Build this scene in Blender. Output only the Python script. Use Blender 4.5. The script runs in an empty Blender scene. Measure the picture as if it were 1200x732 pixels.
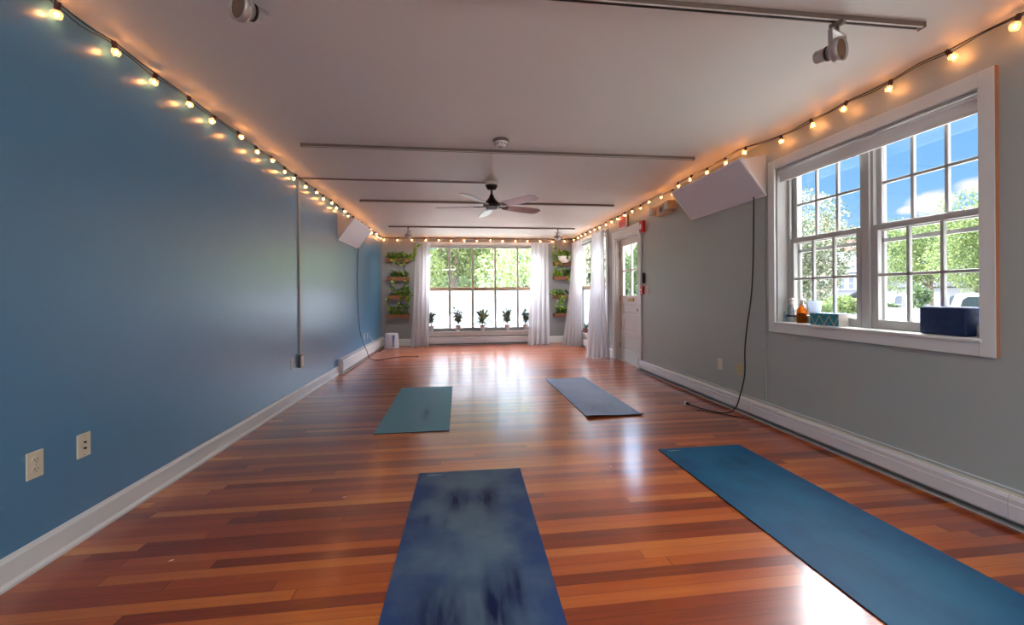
import bpy, bmesh, math, random
from mathutils import Vector, Matrix
R = math.radians
rnd = random.Random(7)
sc = bpy.context.scene
COL = sc.collection
XL, XR, YB, H = -1.776, 2.642, 9.52, 2.44     # left wall, right wall, far wall, ceiling
YN = -3.2                                      # wall behind the camera

# ------------------------------------------------------------------ materials
def nt(m):
    m.use_nodes = True
    t = m.node_tree
    return t, t.nodes, t.links
def lin(c):
    return tuple(((v/255)/12.92 if v/255 <= .04045 else ((v/255+.055)/1.055)**2.4) for v in c)
def rgb(*c): return (*lin(c), 1)
def mat(name, c, rough=.5, metal=0., var=.06, scale=6., bump=0., bscale=60., spec=.5, coat=0., coatr=.1, stretch=None):
    m = bpy.data.materials.new(name); t, N, L = nt(m)
    b = N['Principled BSDF']
    b.inputs['Roughness'].default_value = rough; b.inputs['Metallic'].default_value = metal
    b.inputs['Specular IOR Level'].default_value = spec
    b.inputs['Coat Weight'].default_value = coat; b.inputs['Coat Roughness'].default_value = coatr
    tc = N.new('ShaderNodeTexCoord'); mp = N.new('ShaderNodeMapping'); L.new(tc.outputs['Object'], mp.inputs[0])
    if stretch: mp.inputs['Scale'].default_value = stretch
    n = N.new('ShaderNodeTexNoise'); n.inputs['Scale'].default_value = scale; n.inputs['Detail'].default_value = 4
    L.new(mp.outputs[0], n.inputs['Vector'])
    mx = N.new('ShaderNodeMix'); mx.data_type = 'RGBA'
    base = rgb(*c)
    mx.inputs[6].default_value = tuple(v*(1-var) for v in base[:3])+(1,)
    mx.inputs[7].default_value = tuple(min(1, v*(1+var)) for v in base[:3])+(1,)
    L.new(n.outputs['Fac'], mx.inputs[0]); L.new(mx.outputs[2], b.inputs['Base Color'])
    if bump:
        n2 = N.new('ShaderNodeTexNoise'); n2.inputs['Scale'].default_value = bscale; n2.inputs['Detail'].default_value = 3
        L.new(mp.outputs[0], n2.inputs['Vector'])
        bp = N.new('ShaderNodeBump'); bp.inputs['Strength'].default_value = bump; bp.inputs['Distance'].default_value = .01
        L.new(n2.outputs['Fac'], bp.inputs['Height']); L.new(bp.outputs[0], b.inputs['Normal'])
    return m
def leafmat(name, c1, c2, c3=None, trans=.35, f3=.85):
    m = bpy.data.materials.new(name); t, N, L = nt(m)
    out = N['Material Output']; b = N['Principled BSDF']; b.inputs['Roughness'].default_value = .5
    g = N.new('ShaderNodeNewGeometry'); r = N.new('ShaderNodeValToRGB')
    r.color_ramp.elements[0].color = rgb(*c1); r.color_ramp.elements[1].color = rgb(*c2)
    if c3:
        r.color_ramp.elements[1].position = f3-.02
        e = r.color_ramp.elements.new(f3); e.color = rgb(*c3)
    L.new(g.outputs['Random Per Island'], r.inputs[0]); L.new(r.outputs[0], b.inputs['Base Color'])
    tr = N.new('ShaderNodeBsdfTranslucent'); L.new(r.outputs[0], tr.inputs[0])
    mx = N.new('ShaderNodeMixShader'); mx.inputs[0].default_value = trans
    L.new(b.outputs[0], mx.inputs[1]); L.new(tr.outputs[0], mx.inputs[2]); L.new(mx.outputs[0], out.inputs[0])
    return m
def emis(name, c, s):
    m = bpy.data.materials.new(name); t, N, L = nt(m)
    for n in list(N):
        if n.type == 'BSDF_PRINCIPLED': N.remove(n)
    e = N.new('ShaderNodeEmission'); e.inputs[0].default_value = (*c, 1); e.inputs[1].default_value = s
    L.new(e.outputs[0], N['Material Output'].inputs[0]); return m
def glassmat(name, tint=(1, 1, 1), refl=.06, rough=0.02):
    m = bpy.data.materials.new(name); t, N, L = nt(m)
    for n in list(N):
        if n.type == 'BSDF_PRINCIPLED': N.remove(n)
    tr = N.new('ShaderNodeBsdfTransparent'); tr.inputs[0].default_value = (*tint, 1)
    g = N.new('ShaderNodeBsdfGlossy'); g.inputs['Roughness'].default_value = rough
    mx = N.new('ShaderNodeMixShader'); mx.inputs[0].default_value = refl
    L.new(tr.outputs[0], mx.inputs[1]); L.new(g.outputs[0], mx.inputs[2]); L.new(mx.outputs[0], N['Material Output'].inputs[0])
    return m
def transl(name, c, trans, clear=0.):
    m = bpy.data.materials.new(name); t, N, L = nt(m)
    b = N['Principled BSDF']; b.inputs['Base Color'].default_value = rgb(*c); b.inputs['Roughness'].default_value = .8
    tr = N.new('ShaderNodeBsdfTranslucent'); tr.inputs[0].default_value = rgb(*c)
    n = N.new('ShaderNodeTexNoise'); n.inputs['Scale'].default_value = 260
    bp = N.new('ShaderNodeBump'); bp.inputs['Strength'].default_value = .15; bp.inputs['Distance'].default_value = .002
    L.new(n.outputs['Fac'], bp.inputs['Height']); L.new(bp.outputs[0], b.inputs['Normal'])
    mx = N.new('ShaderNodeMixShader'); mx.inputs[0].default_value = trans
    L.new(b.outputs[0], mx.inputs[1]); L.new(tr.outputs[0], mx.inputs[2])
    o = mx
    if clear:
        tp = N.new('ShaderNodeBsdfTransparent'); m2 = N.new('ShaderNodeMixShader'); m2.inputs[0].default_value = clear
        L.new(mx.outputs[0], m2.inputs[1]); L.new(tp.outputs[0], m2.inputs[2]); o = m2
    L.new(o.outputs[0], N['Material Output'].inputs[0]); return m

def math_node(N, L, op, a, b=None, c=None):
    n = N.new('ShaderNodeMath'); n.operation = op
    for i, v in enumerate((a, b, c)):
        if v is None: continue
        if isinstance(v, (int, float)): n.inputs[i].default_value = v
        else: L.new(v, n.inputs[i])
    return n.outputs[0]

def floor_material():
    m = bpy.data.materials.new('cherry strip floor'); t, N, L = nt(m); b = N['Principled BSDF']
    tc = N.new('ShaderNodeTexCoord'); sp = N.new('ShaderNodeSeparateXYZ'); L.new(tc.outputs['Object'], sp.inputs[0])
    M = lambda *a: math_node(N, L, *a)
    yr = M('DIVIDE', sp.outputs[1], .058); row = M('FLOOR', yr); fy = M('FRACT', yr)
    wn = N.new('ShaderNodeTexWhiteNoise'); wn.noise_dimensions = '1D'; L.new(row, wn.inputs['W'])
    off = M('MULTIPLY', wn.outputs['Value'], 7.3)
    xs = M('ADD', M('DIVIDE', sp.outputs[0], 1.5), off); col = M('FLOOR', xs); fx = M('FRACT', xs)
    cv = N.new('ShaderNodeCombineXYZ'); L.new(col, cv.inputs[0]); L.new(row, cv.inputs[1])
    w2 = N.new('ShaderNodeTexWhiteNoise'); w2.noise_dimensions = '2D'; L.new(cv.outputs[0], w2.inputs['Vector'])
    # grain stretched along the boards
    g = N.new('ShaderNodeCombineXYZ')
    L.new(M('ADD', M('MULTIPLY', sp.outputs[0], 2.2), M('MULTIPLY', w2.outputs['Value'], 50)), g.inputs[0])
    L.new(M('MULTIPLY', sp.outputs[1], 45), g.inputs[1])
    gn = N.new('ShaderNodeTexNoise'); gn.inputs['Scale'].default_value = 1.3; gn.inputs['Detail'].default_value = 6; gn.inputs['Distortion'].default_value = .6
    L.new(g.outputs[0], gn.inputs['Vector'])
    f = M('ADD', M('MULTIPLY', w2.outputs['Value'], .72), M('MULTIPLY', gn.outputs['Fac'], .34))
    r = N.new('ShaderNodeValToRGB'); cr = r.color_ramp
    cr.elements[0].position = .1; cr.elements[0].color = rgb(106, 38, 10)
    cr.elements[1].position = 1.; cr.elements[1].color = rgb(214, 142, 68)
    for p_, c_ in ((.3, (140, 56, 16)), (.5, (164, 72, 22)), (.68, (180, 88, 30)), (.84, (194, 106, 42))):
        e = cr.elements.new(p_); e.color = rgb(*c_)
    L.new(f, r.inputs[0])
    # seams between boards
    e1 = M('LESS_THAN', fy, .035); e2 = M('LESS_THAN', fx, .003); ed = M('MAXIMUM', e1, e2)
    mx = N.new('ShaderNodeMix'); mx.data_type = 'RGBA'; L.new(M('MULTIPLY', ed, .6), mx.inputs[0]); L.new(r.outputs[0], mx.inputs[6]); mx.inputs[7].default_value = rgb(50, 16, 6)
    L.new(mx.outputs[2], b.inputs['Base Color'])
    big = N.new('ShaderNodeTexNoise'); big.inputs['Scale'].default_value = 1.7; big.inputs['Detail'].default_value = 3
    L.new(tc.outputs['Object'], big.inputs['Vector'])
    L.new(M('ADD', M('MULTIPLY', big.outputs['Fac'], .14), .26), b.inputs['Roughness'])
    b.inputs['Coat Weight'].default_value = .85; b.inputs['Coat Roughness'].default_value = .17
    b.inputs['Specular IOR Level'].default_value = .38
    hgt = M('ADD', M('MULTIPLY', ed, -.5), M('MULTIPLY', gn.outputs['Fac'], .2))
    bp = N.new('ShaderNodeBump'); bp.inputs['Strength'].default_value = .06; bp.inputs['Distance'].default_value = .002
    L.new(hgt, bp.inputs['Height']); L.new(bp.outputs[0], b.inputs['Normal']); L.new(bp.outputs[0], b.inputs['Coat Normal'])
    return m

def mat_rubber(name, base, patina, marks=None, dark=(8, 22, 52), streak=.25):
    """rubber mat: base colour, worn patina in patches, darker hand and foot prints at given places"""
    m = bpy.data.materials.new(name); t, N, L = nt(m); b = N['Principled BSDF']
    M = lambda *a: math_node(N, L, *a)
    tc = N.new('ShaderNodeTexCoord'); sp = N.new('ShaderNodeSeparateXYZ'); L.new(tc.outputs['Object'], sp.inputs[0])
    n1 = N.new('ShaderNodeTexNoise'); n1.inputs['Scale'].default_value = 3.; n1.inputs['Detail'].default_value = 5
    L.new(tc.outputs['Object'], n1.inputs['Vector'])
    r = N.new('ShaderNodeValToRGB'); r.color_ramp.elements[0].position = .36; r.color_ramp.elements[1].position = .64
    r.color_ramp.elements[0].color = rgb(*base); r.color_ramp.elements[1].color = rgb(*patina)
    # worn more along the middle of the mat
    wear = M('SUBTRACT', M('ADD', n1.outputs['Fac'], .1), M('MULTIPLY', M('MULTIPLY', sp.outputs[0], sp.outputs[0]), 2.2))
    L.new(wear, r.inputs[0])
    last = r.outputs[0]
    mp = N.new('ShaderNodeMapping'); mp.inputs['Scale'].default_value = (26, 5, 1); L.new(tc.outputs['Object'], mp.inputs[0])
    n2 = N.new('ShaderNodeTexNoise'); n2.inputs['Scale'].default_value = 1.; n2.inputs['Detail'].default_value = 5; n2.inputs['Distortion'].default_value = .4
    L.new(mp.outputs[0], n2.inputs['Vector'])
    tot = None
    for (mx_, my_, sx, sy, a) in (marks or []):
        dx = M('DIVIDE', M('SUBTRACT', sp.outputs[0], mx_), sx); dy = M('DIVIDE', M('SUBTRACT', sp.outputs[1], my_), sy)
        d = M('ADD', M('MULTIPLY', dx, dx), M('MULTIPLY', dy, dy))
        gq = M('MULTIPLY', M('POWER', 2.718, M('MULTIPLY', d, -1)), a)
        tot = gq if tot is None else M('ADD', tot, gq)
    if tot is None: tot = M('MULTIPLY', n1.outputs['Fac'], streak)
    st = N.new('ShaderNodeMapRange'); st.inputs[1].default_value = .36; st.inputs[2].default_value = .62; L.new(n2.outputs['Fac'], st.inputs[0])
    f = M('MINIMUM', M('MULTIPLY', tot, M('ADD', M('MULTIPLY', st.outputs[0], .55), .5)), 1)
    mx = N.new('ShaderNodeMix'); mx.data_type = 'RGBA'; L.new(f, mx.inputs[0]); L.new(last, mx.inputs[6]); mx.inputs[7].default_value = rgb(*dark)
    L.new(mx.outputs[2], b.inputs['Base Color'])
    b.inputs['Roughness'].default_value = .6; b.inputs['Specular IOR Level'].default_value = .22
    n3 = N.new('ShaderNodeTexNoise'); n3.inputs['Scale'].default_value = 420
    L.new(tc.outputs['Object'], n3.inputs['Vector'])
    bp = N.new('ShaderNodeBump'); bp.inputs['Strength'].default_value = .25; bp.inputs['Distance'].default_value = .001
    L.new(n3.outputs['Fac'], bp.inputs['Height']); L.new(bp.outputs[0], b.inputs['Normal'])
    return m

M_ = {}
M_['floor'] = floor_material()
M_['blue'] = mat('blue satin wall paint', (80, 140, 178), .34, var=.08, scale=1.1, bump=.12, bscale=7, spec=.6, coat=.6, coatr=.3)
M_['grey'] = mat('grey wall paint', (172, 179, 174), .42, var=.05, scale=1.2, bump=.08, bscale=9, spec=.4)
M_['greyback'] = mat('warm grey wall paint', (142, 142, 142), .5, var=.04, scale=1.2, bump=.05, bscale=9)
M_['ceil'] = mat('ceiling paint', (220, 222, 218), .55, var=.025, scale=.9, bump=.1, bscale=5)
M_['trim'] = mat('white trim paint', (222, 224, 221), .38, var=.03, scale=5)
M_['trimd'] = mat('aged white trim paint', (206, 196, 184), .45, var=.06, scale=5)
M_['sash'] = mat('grey white window paint', (180, 178, 174), .4, var=.05, scale=8)
M_['heater'] = mat('white heater enamel', (222, 220, 220), .33, var=.02, scale=4)
M_['heatert'] = mat('cream heater top', (205, 196, 172), .4, var=.03)
M_['dark'] = mat('dark gap metal', (28, 30, 32), .6)
M_['track'] = mat('taupe painted track', (112, 100, 92), .4, var=.03)
M_['tracklip'] = mat('pale track lip', (214, 212, 206), .35, var=.02)
M_['silver'] = mat('satin silver metal', (178, 174, 172), .35, .55, var=.04, scale=20)
M_['lens'] = mat('brown reflector lens', (120, 96, 78), .25, .3, var=.2, scale=90)
M_['bronze'] = mat('dark oiled bronze', (44, 36, 32), .32, .7, var=.12, scale=25)
M_['blade'] = mat('silver grey fan blade', (150, 146, 156), .3, .25, var=.04, scale=12)
M_['white'] = mat('white plastic', (232, 230, 228), .38, var=.015)
M_['ivory'] = mat('ivory plastic', (226, 220, 194), .35, var=.02)
M_['tan'] = mat('yellowed almond plastic', (206, 186, 130), .4, var=.03)
M_['slot'] = mat('black slot', (20, 18, 18), .6)
M_['panel'] = mat('white panel board', (216, 216, 224), .5, var=.015, bump=.05, bscale=200)
M_['panelside'] = mat('pale beige panel side', (214, 204, 196), .5, var=.02)
M_['cable'] = mat('black cable sheath', (24, 24, 26), .45)
M_['cablegrey'] = mat('grey cable sheath', (92, 92, 98), .45)
M_['red'] = mat('red fire alarm plastic', (190, 16, 20), .3, var=.04)
M_['pink'] = mat('faded red sign letters', (224, 96, 104), .4, var=.03)
M_['brown'] = mat('brown sign housing', (128, 92, 74), .5, var=.05)
M_['beige'] = mat('beige lamp housing', (206, 170, 132), .5, var=.05)
M_['brass'] = mat('aged brass', (150, 112, 52), .35, .8, var=.1, scale=30)
M_['cedar'] = mat('reddish cedar wood', (132, 82, 54), .6, var=.28, scale=3, stretch=(4, 40, 40), bump=.2)
M_['railwood'] = mat('tan window rail', (190, 166, 138), .6, var=.08, scale=4, stretch=(2, 2, 30))
M_['soil'] = mat('dark potting soil', (44, 34, 28), .9, var=.3, scale=40, bump=.6)
M_['pot'] = mat('white glazed pot', (232, 230, 228), .3, var=.02)
M_['potred'] = mat('red clay pot', (186, 76, 54), .55, var=.08)
M_['bowl'] = mat('white ceramic bowl', (238, 230, 222), .35, var=.02)
M_['bin'] = mat('off white bin plastic', (216, 216, 226), .42, var=.03)
M_['bluegrey'] = mat('blue grey plastic', (108, 132, 172), .45, var=.05)
M_['curtain'] = transl('sheer white curtain linen', (212, 210, 214), .40, .04)
M_['frost'] = transl('frosted window film', (198, 201, 207), .9)
M_['shade'] = transl('white roller shade fabric', (226, 224, 222), .2)
M_['glass'] = glassmat('clear window glass')
def bulb_glass():
    m = glassmat('clear bulb glass', (1, .9, .8), .10); N = m.node_tree.nodes; L = m.node_tree.links
    tr = N.new('ShaderNodeBsdfTranslucent'); tr.inputs[0].default_value = (1, .86, .74, 1)
    old = N['Material Output'].inputs[0].links[0].from_socket; mx = N.new('ShaderNodeMixShader'); mx.inputs[0].default_value = .14
    L.new(old, mx.inputs[1]); L.new(tr.outputs[0], mx.inputs[2]); L.new(mx.outputs[0], N['Material Output'].inputs[0]); return m
M_['bulbglass'] = bulb_glass()
M_['socket'] = mat('dark brown bulb socket', (62, 26, 20), .45)
M_['filament'] = emis('glowing bulb filament', (1., .40, .12), 90)
M_['bottleglass'] = glassmat('clear bottle plastic', (.86, .92, .92), .16, .1)
M_['tub'] = transl('milky tub plastic', (206, 214, 226), .4, .25)
M_['vineleaf'] = leafmat('pothos leaf', (58, 108, 22), (150, 190, 44), (206, 214, 120), .3, .88)
M_['darkleaf'] = leafmat('deep green houseplant leaf', (34, 74, 28), (104, 146, 66), None, .25)
M_['greyleaf'] = leafmat('grey green houseplant leaf', (98, 122, 92), (162, 178, 146), None, .22)
M_['limeleaf'] = leafmat('lime leaf', (120, 170, 20), (186, 214, 60), None, .3)
M_['stem'] = mat('green brown stem', (98, 96, 52), .6)
M_['treeleaf'] = leafmat('mid green maple leaf', (62, 88, 46), (134, 150, 88), None, .3)  # mid greens, picked at random per leaf
M_['paleleaf'] = leafmat('pale sunlit leaf', (104, 138, 84), (196, 208, 152), (226, 228, 206), .35, .85)
M_['treedark'] = leafmat('dark green oak leaf', (50, 74, 46), (100, 122, 78), None, .3)  # darker greens, picked at random per leaf
M_['blossom'] = leafmat('flowering tree leaf', (58, 80, 48), (100, 116, 76), (170, 164, 150), .25, .66)
M_['paleblossom'] = leafmat('whitish blossoming leaf', (120, 130, 100), (190, 196, 160), (236, 232, 220), .35, .6)
M_['bark'] = mat('grey bark', (104, 92, 80), .9, var=.2, scale=20, bump=.5)
M_['house'] = mat('white clapboard', (158, 161, 168), .6, var=.02, stretch=(1, 1, 8))
M_['roof'] = mat('grey shingle roof', (54, 58, 68), .8, var=.1, scale=12)
M_['brick'] = mat('pink brick', (150, 104, 98), .8, var=.15, scale=20)
M_['pane'] = mat('dark house window', (92, 100, 112), .15, var=.1)
M_['tanwood'] = mat('tan wooden door', (176, 160, 110), .6)
M_['truck'] = mat('white vehicle paint', (140, 146, 158), .25, var=.01, coat=.6)
M_['carglass'] = mat('tinted vehicle glass', (30, 38, 40), .2, var=.3, scale=3, spec=.2)
M_['tyre'] = mat('black tyre rubber', (26, 26, 28), .8)
M_['concrete'] = mat('pale outdoor paving', (160, 160, 154), .85, var=.06, scale=.6)
M_['pole'] = mat('weathered orange brown pole', (176, 116, 82), .8, var=.1)
M_['bark2'] = M_['bark']
M_['foam'] = mat('navy foam', (22, 44, 86), .62, var=.2, scale=3, bump=.3, bscale=160, spec=.4)
M_['foammark'] = mat('embossed navy foam', (32, 55, 97), .5)
M_['logo'] = mat('pale grey printed mark', (176, 186, 196), .6)
M_['scrap'] = mat('pink paper scrap', (236, 190, 176), .7)

# ------------------------------------------------------------------ mesh helper
class MB:
    def __init__(s): s.v = []; s.f = []; s.sm = []
    def add(s, vs, fs, smooth=False, T=None):
        o = len(s.v)
        s.v += [tuple((T @ Vector(v)) if T else v) for v in vs]
        s.f += [tuple(i+o for i in f) for f in fs]; s.sm += [smooth]*len(fs); return s
    def box(s, x0, x1, y0, y1, z0, z1, bev=0., T=None, seg=2):
        if bev <= 0:
            vs = [(x, y, z) for x in (x0, x1) for y in (y0, y1) for z in (z0, z1)]
            return s.add(vs, [(0,1,3,2),(4,6,7,5),(0,4,5,1),(2,3,7,6),(0,2,6,4),(1,5,7,3)], False, T)
        bm = bmesh.new(); bmesh.ops.create_cube(bm, size=1)
        for v in bm.verts: v.co = Vector(((x0+x1)/2+v.co.x*(x1-x0), (y0+y1)/2+v.co.y*(y1-y0), (z0+z1)/2+v.co.z*(z1-z0)))
        bmesh.ops.bevel(bm, geom=bm.edges[:], offset=min(bev, .45*min(x1-x0, y1-y0, z1-z0)), segments=seg, affect='EDGES', profile=.5)
        return s.bm(bm, T, seg > 2)
    def bm(s, bm, T=None, smooth=False):
        bm.verts.index_update()
        s.add([v.co[:] for v in bm.verts], [tuple(v.index for v in f.verts) for f in bm.faces], smooth, T); bm.free(); return s
    def cyl(s, a, b, r0, r1=None, n=16, caps=True, smooth=True):
        a = Vector(a); b = Vector(b); r1 = r0 if r1 is None else r1
        d = (b-a).normalized(); u = d.orthogonal().normalized(); w = d.cross(u)
        vs = []
        for p, r in ((a, r0), (b, r1)):
            vs += [(p+(u*math.cos(2*math.pi*i/n)+w*math.sin(2*math.pi*i/n))*r)[:] for i in range(n)]
        s.add(vs, [(i, (i+1) % n, n+(i+1) % n, n+i) for i in range(n)], smooth)
        if caps: s.add(vs, [tuple(range(n-1, -1, -1)), tuple(range(n, 2*n))], False)
        return s
    def lathe(s, prof, n=24, T=None, sx=1, sy=1):
        vs = []; fs = []
        for r, z in prof: vs += [(r*math.cos(2*math.pi*i/n)*sx, r*math.sin(2*math.pi*i/n)*sy, z) for i in range(n)]
        for k in range(len(prof)-1):
            for i in range(n): fs.append((k*n+i, k*n+(i+1) % n, (k+1)*n+(i+1) % n, (k+1)*n+i))
        return s.add(vs, fs, True, T)
    def sphere(s, c, r, sub=2, sc_=(1, 1, 1)):
        bm = bmesh.new(); bmesh.ops.create_icosphere(bm, subdivisions=sub, radius=1)
        for v in bm.verts: v.co = Vector((c[0]+v.co.x*r*sc_[0], c[1]+v.co.y*r*sc_[1], c[2]+v.co.z*r*sc_[2]))
        return s.bm(bm, None, True)
    def tube(s, pts, r, n=8, sub=6, taper=1.):
        P = [Vector(p) for p in pts]
        if sub > 1 and len(P) > 2:
            Q = []
            for i in range(len(P)-1):
                p0 = P[max(i-1, 0)]; p1 = P[i]; p2 = P[i+1]; p3 = P[min(i+2, len(P)-1)]
                for k in range(sub):
                    t = k/sub
                    Q.append(.5*((2*p1)+(-p0+p2)*t+(2*p0-5*p1+4*p2-p3)*t*t+(-p0+3*p1-3*p2+p3)*t**3))
            Q.append(P[-1]); P = Q
        u = None; vs = []; K = len(P)
        for i, p in enumerate(P):
            d = (P[min(i+1, K-1)]-P[max(i-1, 0)]).normalized()
            u = d.orthogonal().normalized() if u is None else (u-d*u.dot(d)).normalized()
            w = d.cross(u); rr = r*(1+(taper-1)*i/(K-1))
            vs += [(p+(u*math.cos(2*math.pi*j/n)+w*math.sin(2*math.pi*j/n))*rr)[:] for j in range(n)]
        fs = [(i*n+j, i*n+(j+1) % n, (i+1)*n+(j+1) % n, (i+1)*n+j) for i in range(K-1) for j in range(n)]
        s.add(vs, fs, True); s.add(vs, [tuple(range(n-1, -1, -1)), tuple(range((K-1)*n, K*n))], False); return s
    def prism(s, poly, axis, a, b, T=None):
        """polygon in the two other axes, extruded along axis from a to b"""
        def P(p, t):
            return {'x': (t, p[0], p[1]), 'y': (p[0], t, p[1]), 'z': (p[0], p[1], t)}[axis]
        n = len(poly); vs = [P(p, a) for p in poly]+[P(p, b) for p in poly]
        fs = [(i, (i+1) % n, n+(i+1) % n, n+i) for i in range(n)]+[tuple(range(n-1, -1, -1)), tuple(range(n, 2*n))]
        return s.add(vs, fs, False, T)
    def leaf(s, p, d, up, ln, wd, fold=.25, droop=.2):
        """one pointed leaf from p along d"""
        d = Vector(d).normalized(); up = Vector(up); sd = d.cross(up)
        if sd.length < 1e-4: sd = d.orthogonal()
        sd.normalize(); nn = sd.cross(d).normalized(); p = Vector(p)
        c1 = p+d*ln*.45+nn*0; e = p+d*ln-nn*ln*droop
        l = p+d*ln*.38+sd*wd/2+nn*wd*fold; r = p+d*ln*.38-sd*wd/2+nn*wd*fold
        l2 = p+d*ln*.72+sd*wd*.3+nn*(wd*fold*.6-ln*droop*.4); r2 = p+d*ln*.72-sd*wd*.3+nn*(wd*fold*.6-ln*droop*.4)
        return s.add([p[:], l[:], l2[:], e[:], r2[:], r[:], c1[:]], [(0, 6, 1), (6, 2, 1), (6, 3, 2), (0, 5, 6), (6, 5, 4), (6, 4, 3)], True)
    def build(s, name, m, parent=None, loc=(0, 0, 0), rot=(0, 0, 0), fix=True):
        me = bpy.data.meshes.new(name); me.from_pydata(s.v, [], s.f)
        me.polygons.foreach_set('use_smooth', s.sm)
        if fix:
            bm = bmesh.new(); bm.from_mesh(me); bmesh.ops.recalc_face_normals(bm, faces=bm.faces); bm.to_mesh(me); bm.free()
        me.update()
        me.materials.append(M_[m] if isinstance(m, str) else m)
        o = bpy.data.objects.new(name, me); COL.objects.link(o)
        o.location = loc; o.rotation_euler = rot
        if parent: o.parent = parent
        return o
def tag(o, label, cat, group=None, kind=None):
    o['label'] = label; o['category'] = cat
    if group: o['group'] = group
    if kind: o['kind'] = kind
    return o
def thing(name, label, cat, loc=(0, 0, 0), rz=0, group=None):
    o = bpy.data.objects.new(name, None); COL.objects.link(o); o.empty_display_size = .05
    o.location = loc; o.rotation_euler = (0, 0, rz)
    return tag(o, label, cat, group)
def struct(o): o['kind'] = 'structure'; return o
def copy_tree(o, parent=None):
    c = o.copy(); COL.objects.link(c); c.parent = parent
    for ch in [x for x in bpy.data.objects if x.parent == o]: copy_tree(ch, c)
    return c
def lb(o, t): o['label'] = t; return o
def text(s, size, depth, name, m, parent, loc, rot):
    cu = bpy.data.curves.new(name, 'FONT'); cu.body = s; cu.size = size; cu.extrude = depth; cu.align_x = 'CENTER'; cu.align_y = 'CENTER'
    tmp = bpy.data.objects.new('tmp', cu); me = bpy.data.meshes.new_from_object(tmp); bpy.data.objects.remove(tmp); bpy.data.curves.remove(cu)
    me.materials.clear(); me.materials.append(M_[m]); me.name = name
    o = bpy.data.objects.new(name, me); COL.objects.link(o); o.location = loc; o.rotation_euler = rot; o.parent = parent
    return o

# ------------------------------------------------------------------ room shell
TH = .16
def wall(name, axis, at, a0, a1, holes, m, sgn):
    """wall slab with rectangular openings; holes = (a, b, z0, z1)"""
    mb = MB(); xs = sorted({a0, a1, *[h[0] for h in holes], *[h[1] for h in holes]})
    lo, hi = (at, at+TH) if sgn > 0 else (at-TH, at)
    for p, q in zip(xs[:-1], xs[1:]):
        zs = [(0, H+.1)]
        for h in holes:
            if h[0] <= p+1e-6 and h[1] >= q-1e-6: zs = ([(0, h[2])] if h[2] > 0 else [])+[(h[3], H+.1)]
        for z0, z1 in zs:
            if axis == 'x': mb.box(lo, hi, p, q, z0, z1)
            else: mb.box(p, q, lo, hi, z0, z1)
    return struct(mb.build(name, m))
W1 = (1.81, 3.20, .88, 2.17)      # double window
D1 = (5.93, 6.88, 0., 2.07)       # door
W2 = (7.32, 9.16, .30, 2.28)      # corner window
W3 = (-.83, 1.86, .30, 2.27)      # wide far window
wall('wall_left', 'x', XL, YN-TH, YB+TH, [], 'blue', -1)
wall('wall_right', 'x', XR, YN-TH, YB+TH, [W1, D1, W2], 'grey', 1)
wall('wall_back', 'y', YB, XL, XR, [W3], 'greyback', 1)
WN = (-1.1, 1.9, .5, 2.2)
wall('wall_front', 'y', YN, XL, XR, [WN], 'grey', -1)
struct(MB().box(XL-TH, XR+TH, YN-TH, YB+TH, -.1, 0).build('floor', 'floor'))
struct(MB().box(XL-TH, XR+TH, YN-TH, YB+TH, H, H+.1).build('ceiling', 'ceil'))
# baseboards
def baseboard(name, prof, axis, a, b, m='trim'):
    return struct(MB().prism(prof, axis, a, b).build(name, m))
baseboard('baseboard_left', [(XL, 0), (XL+.03, 0), (XL+.03, .012), (XL+.018, .024), (XL+.015, .10), (XL+.008, .112), (XL, .118)], 'y', YN, 6.22)
def bb_back(nm, a, b):
    struct(MB().prism([(YB, 0), (YB-.018, 0), (YB-.018, .13), (YB-.01, .148), (YB, .152)], 'x', a, b).build(nm, 'trim'))
bb_back('baseboard_back', XL+.08, -.985)
bb_back('baseboard_back_right', 2.03, XR)
struct(MB().prism([(XR, 0), (XR-.02, 0), (XR-.02, .135), (XR-.01, .15), (XR, .152)], 'y', 6.99, 7.2).build('baseboard_right', 'trim'))

# ------------------------------------------------------------------ window 1 : double unit with two six over six sashes
w1 = struct(thing('window_1', 'white double sash window in the grey wall', 'window')); del w1['category']
y0, y1, z0, z1 = W1
c = MB(); cw = .068; t = .022; xf = XR-t
c.box(xf, XR, y0-cw, y0, z0-.085, z1+.075, .003); c.box(xf, XR, y1, y1+cw, z0-.085, z1+.075, .003)
c.box(xf, XR, y0, y1, z1, z1+.075, .003); c.box(xf, XR, y0, y1, z0-.085, z0-.004, .003)
c.build('casing', 'trim', w1)
MB().box(xf+.002, XR, y0-cw-.002, y0-cw, z0-.084, z1+.074).build('casing_edge', 'pole', w1)
MB().box(xf-.012, XR+.155, y0-.012, y1, z0-.014, z0+.004, .004).build('window_sill', 'trim', w1)
j = MB(); d = .15
j.box(XR, XR+TH, y0, y0+.012, z0, z1); j.box(XR, XR+TH, y1-.012, y1, z0, z1); j.box(XR, XR+TH, y0, y1, z1-.012, z1)
for s_, yy in ((1, y0+.012), (-1, y1-.012)):   # stops and tracks
    for k, (a, b, w_) in enumerate(((.09, .105, .028), (.135, .15, .022), (.152, .16, .03))):
        j.box(XR+a, XR+b, min(yy, yy+s_*w_), max(yy, yy+s_*w_), z0, z1)
j.build('jamb', 'sash', w1)
ym = (y0+y1)/2
mm = MB(); mm.box(XR+.10, XR+TH, ym-.045, ym+.045, z0, z1, .003); mm.box(XR+.085, XR+.10, ym-.028, ym+.028, z0, z1, .003)
mm.build('mullion', 'sash', w1)
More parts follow.
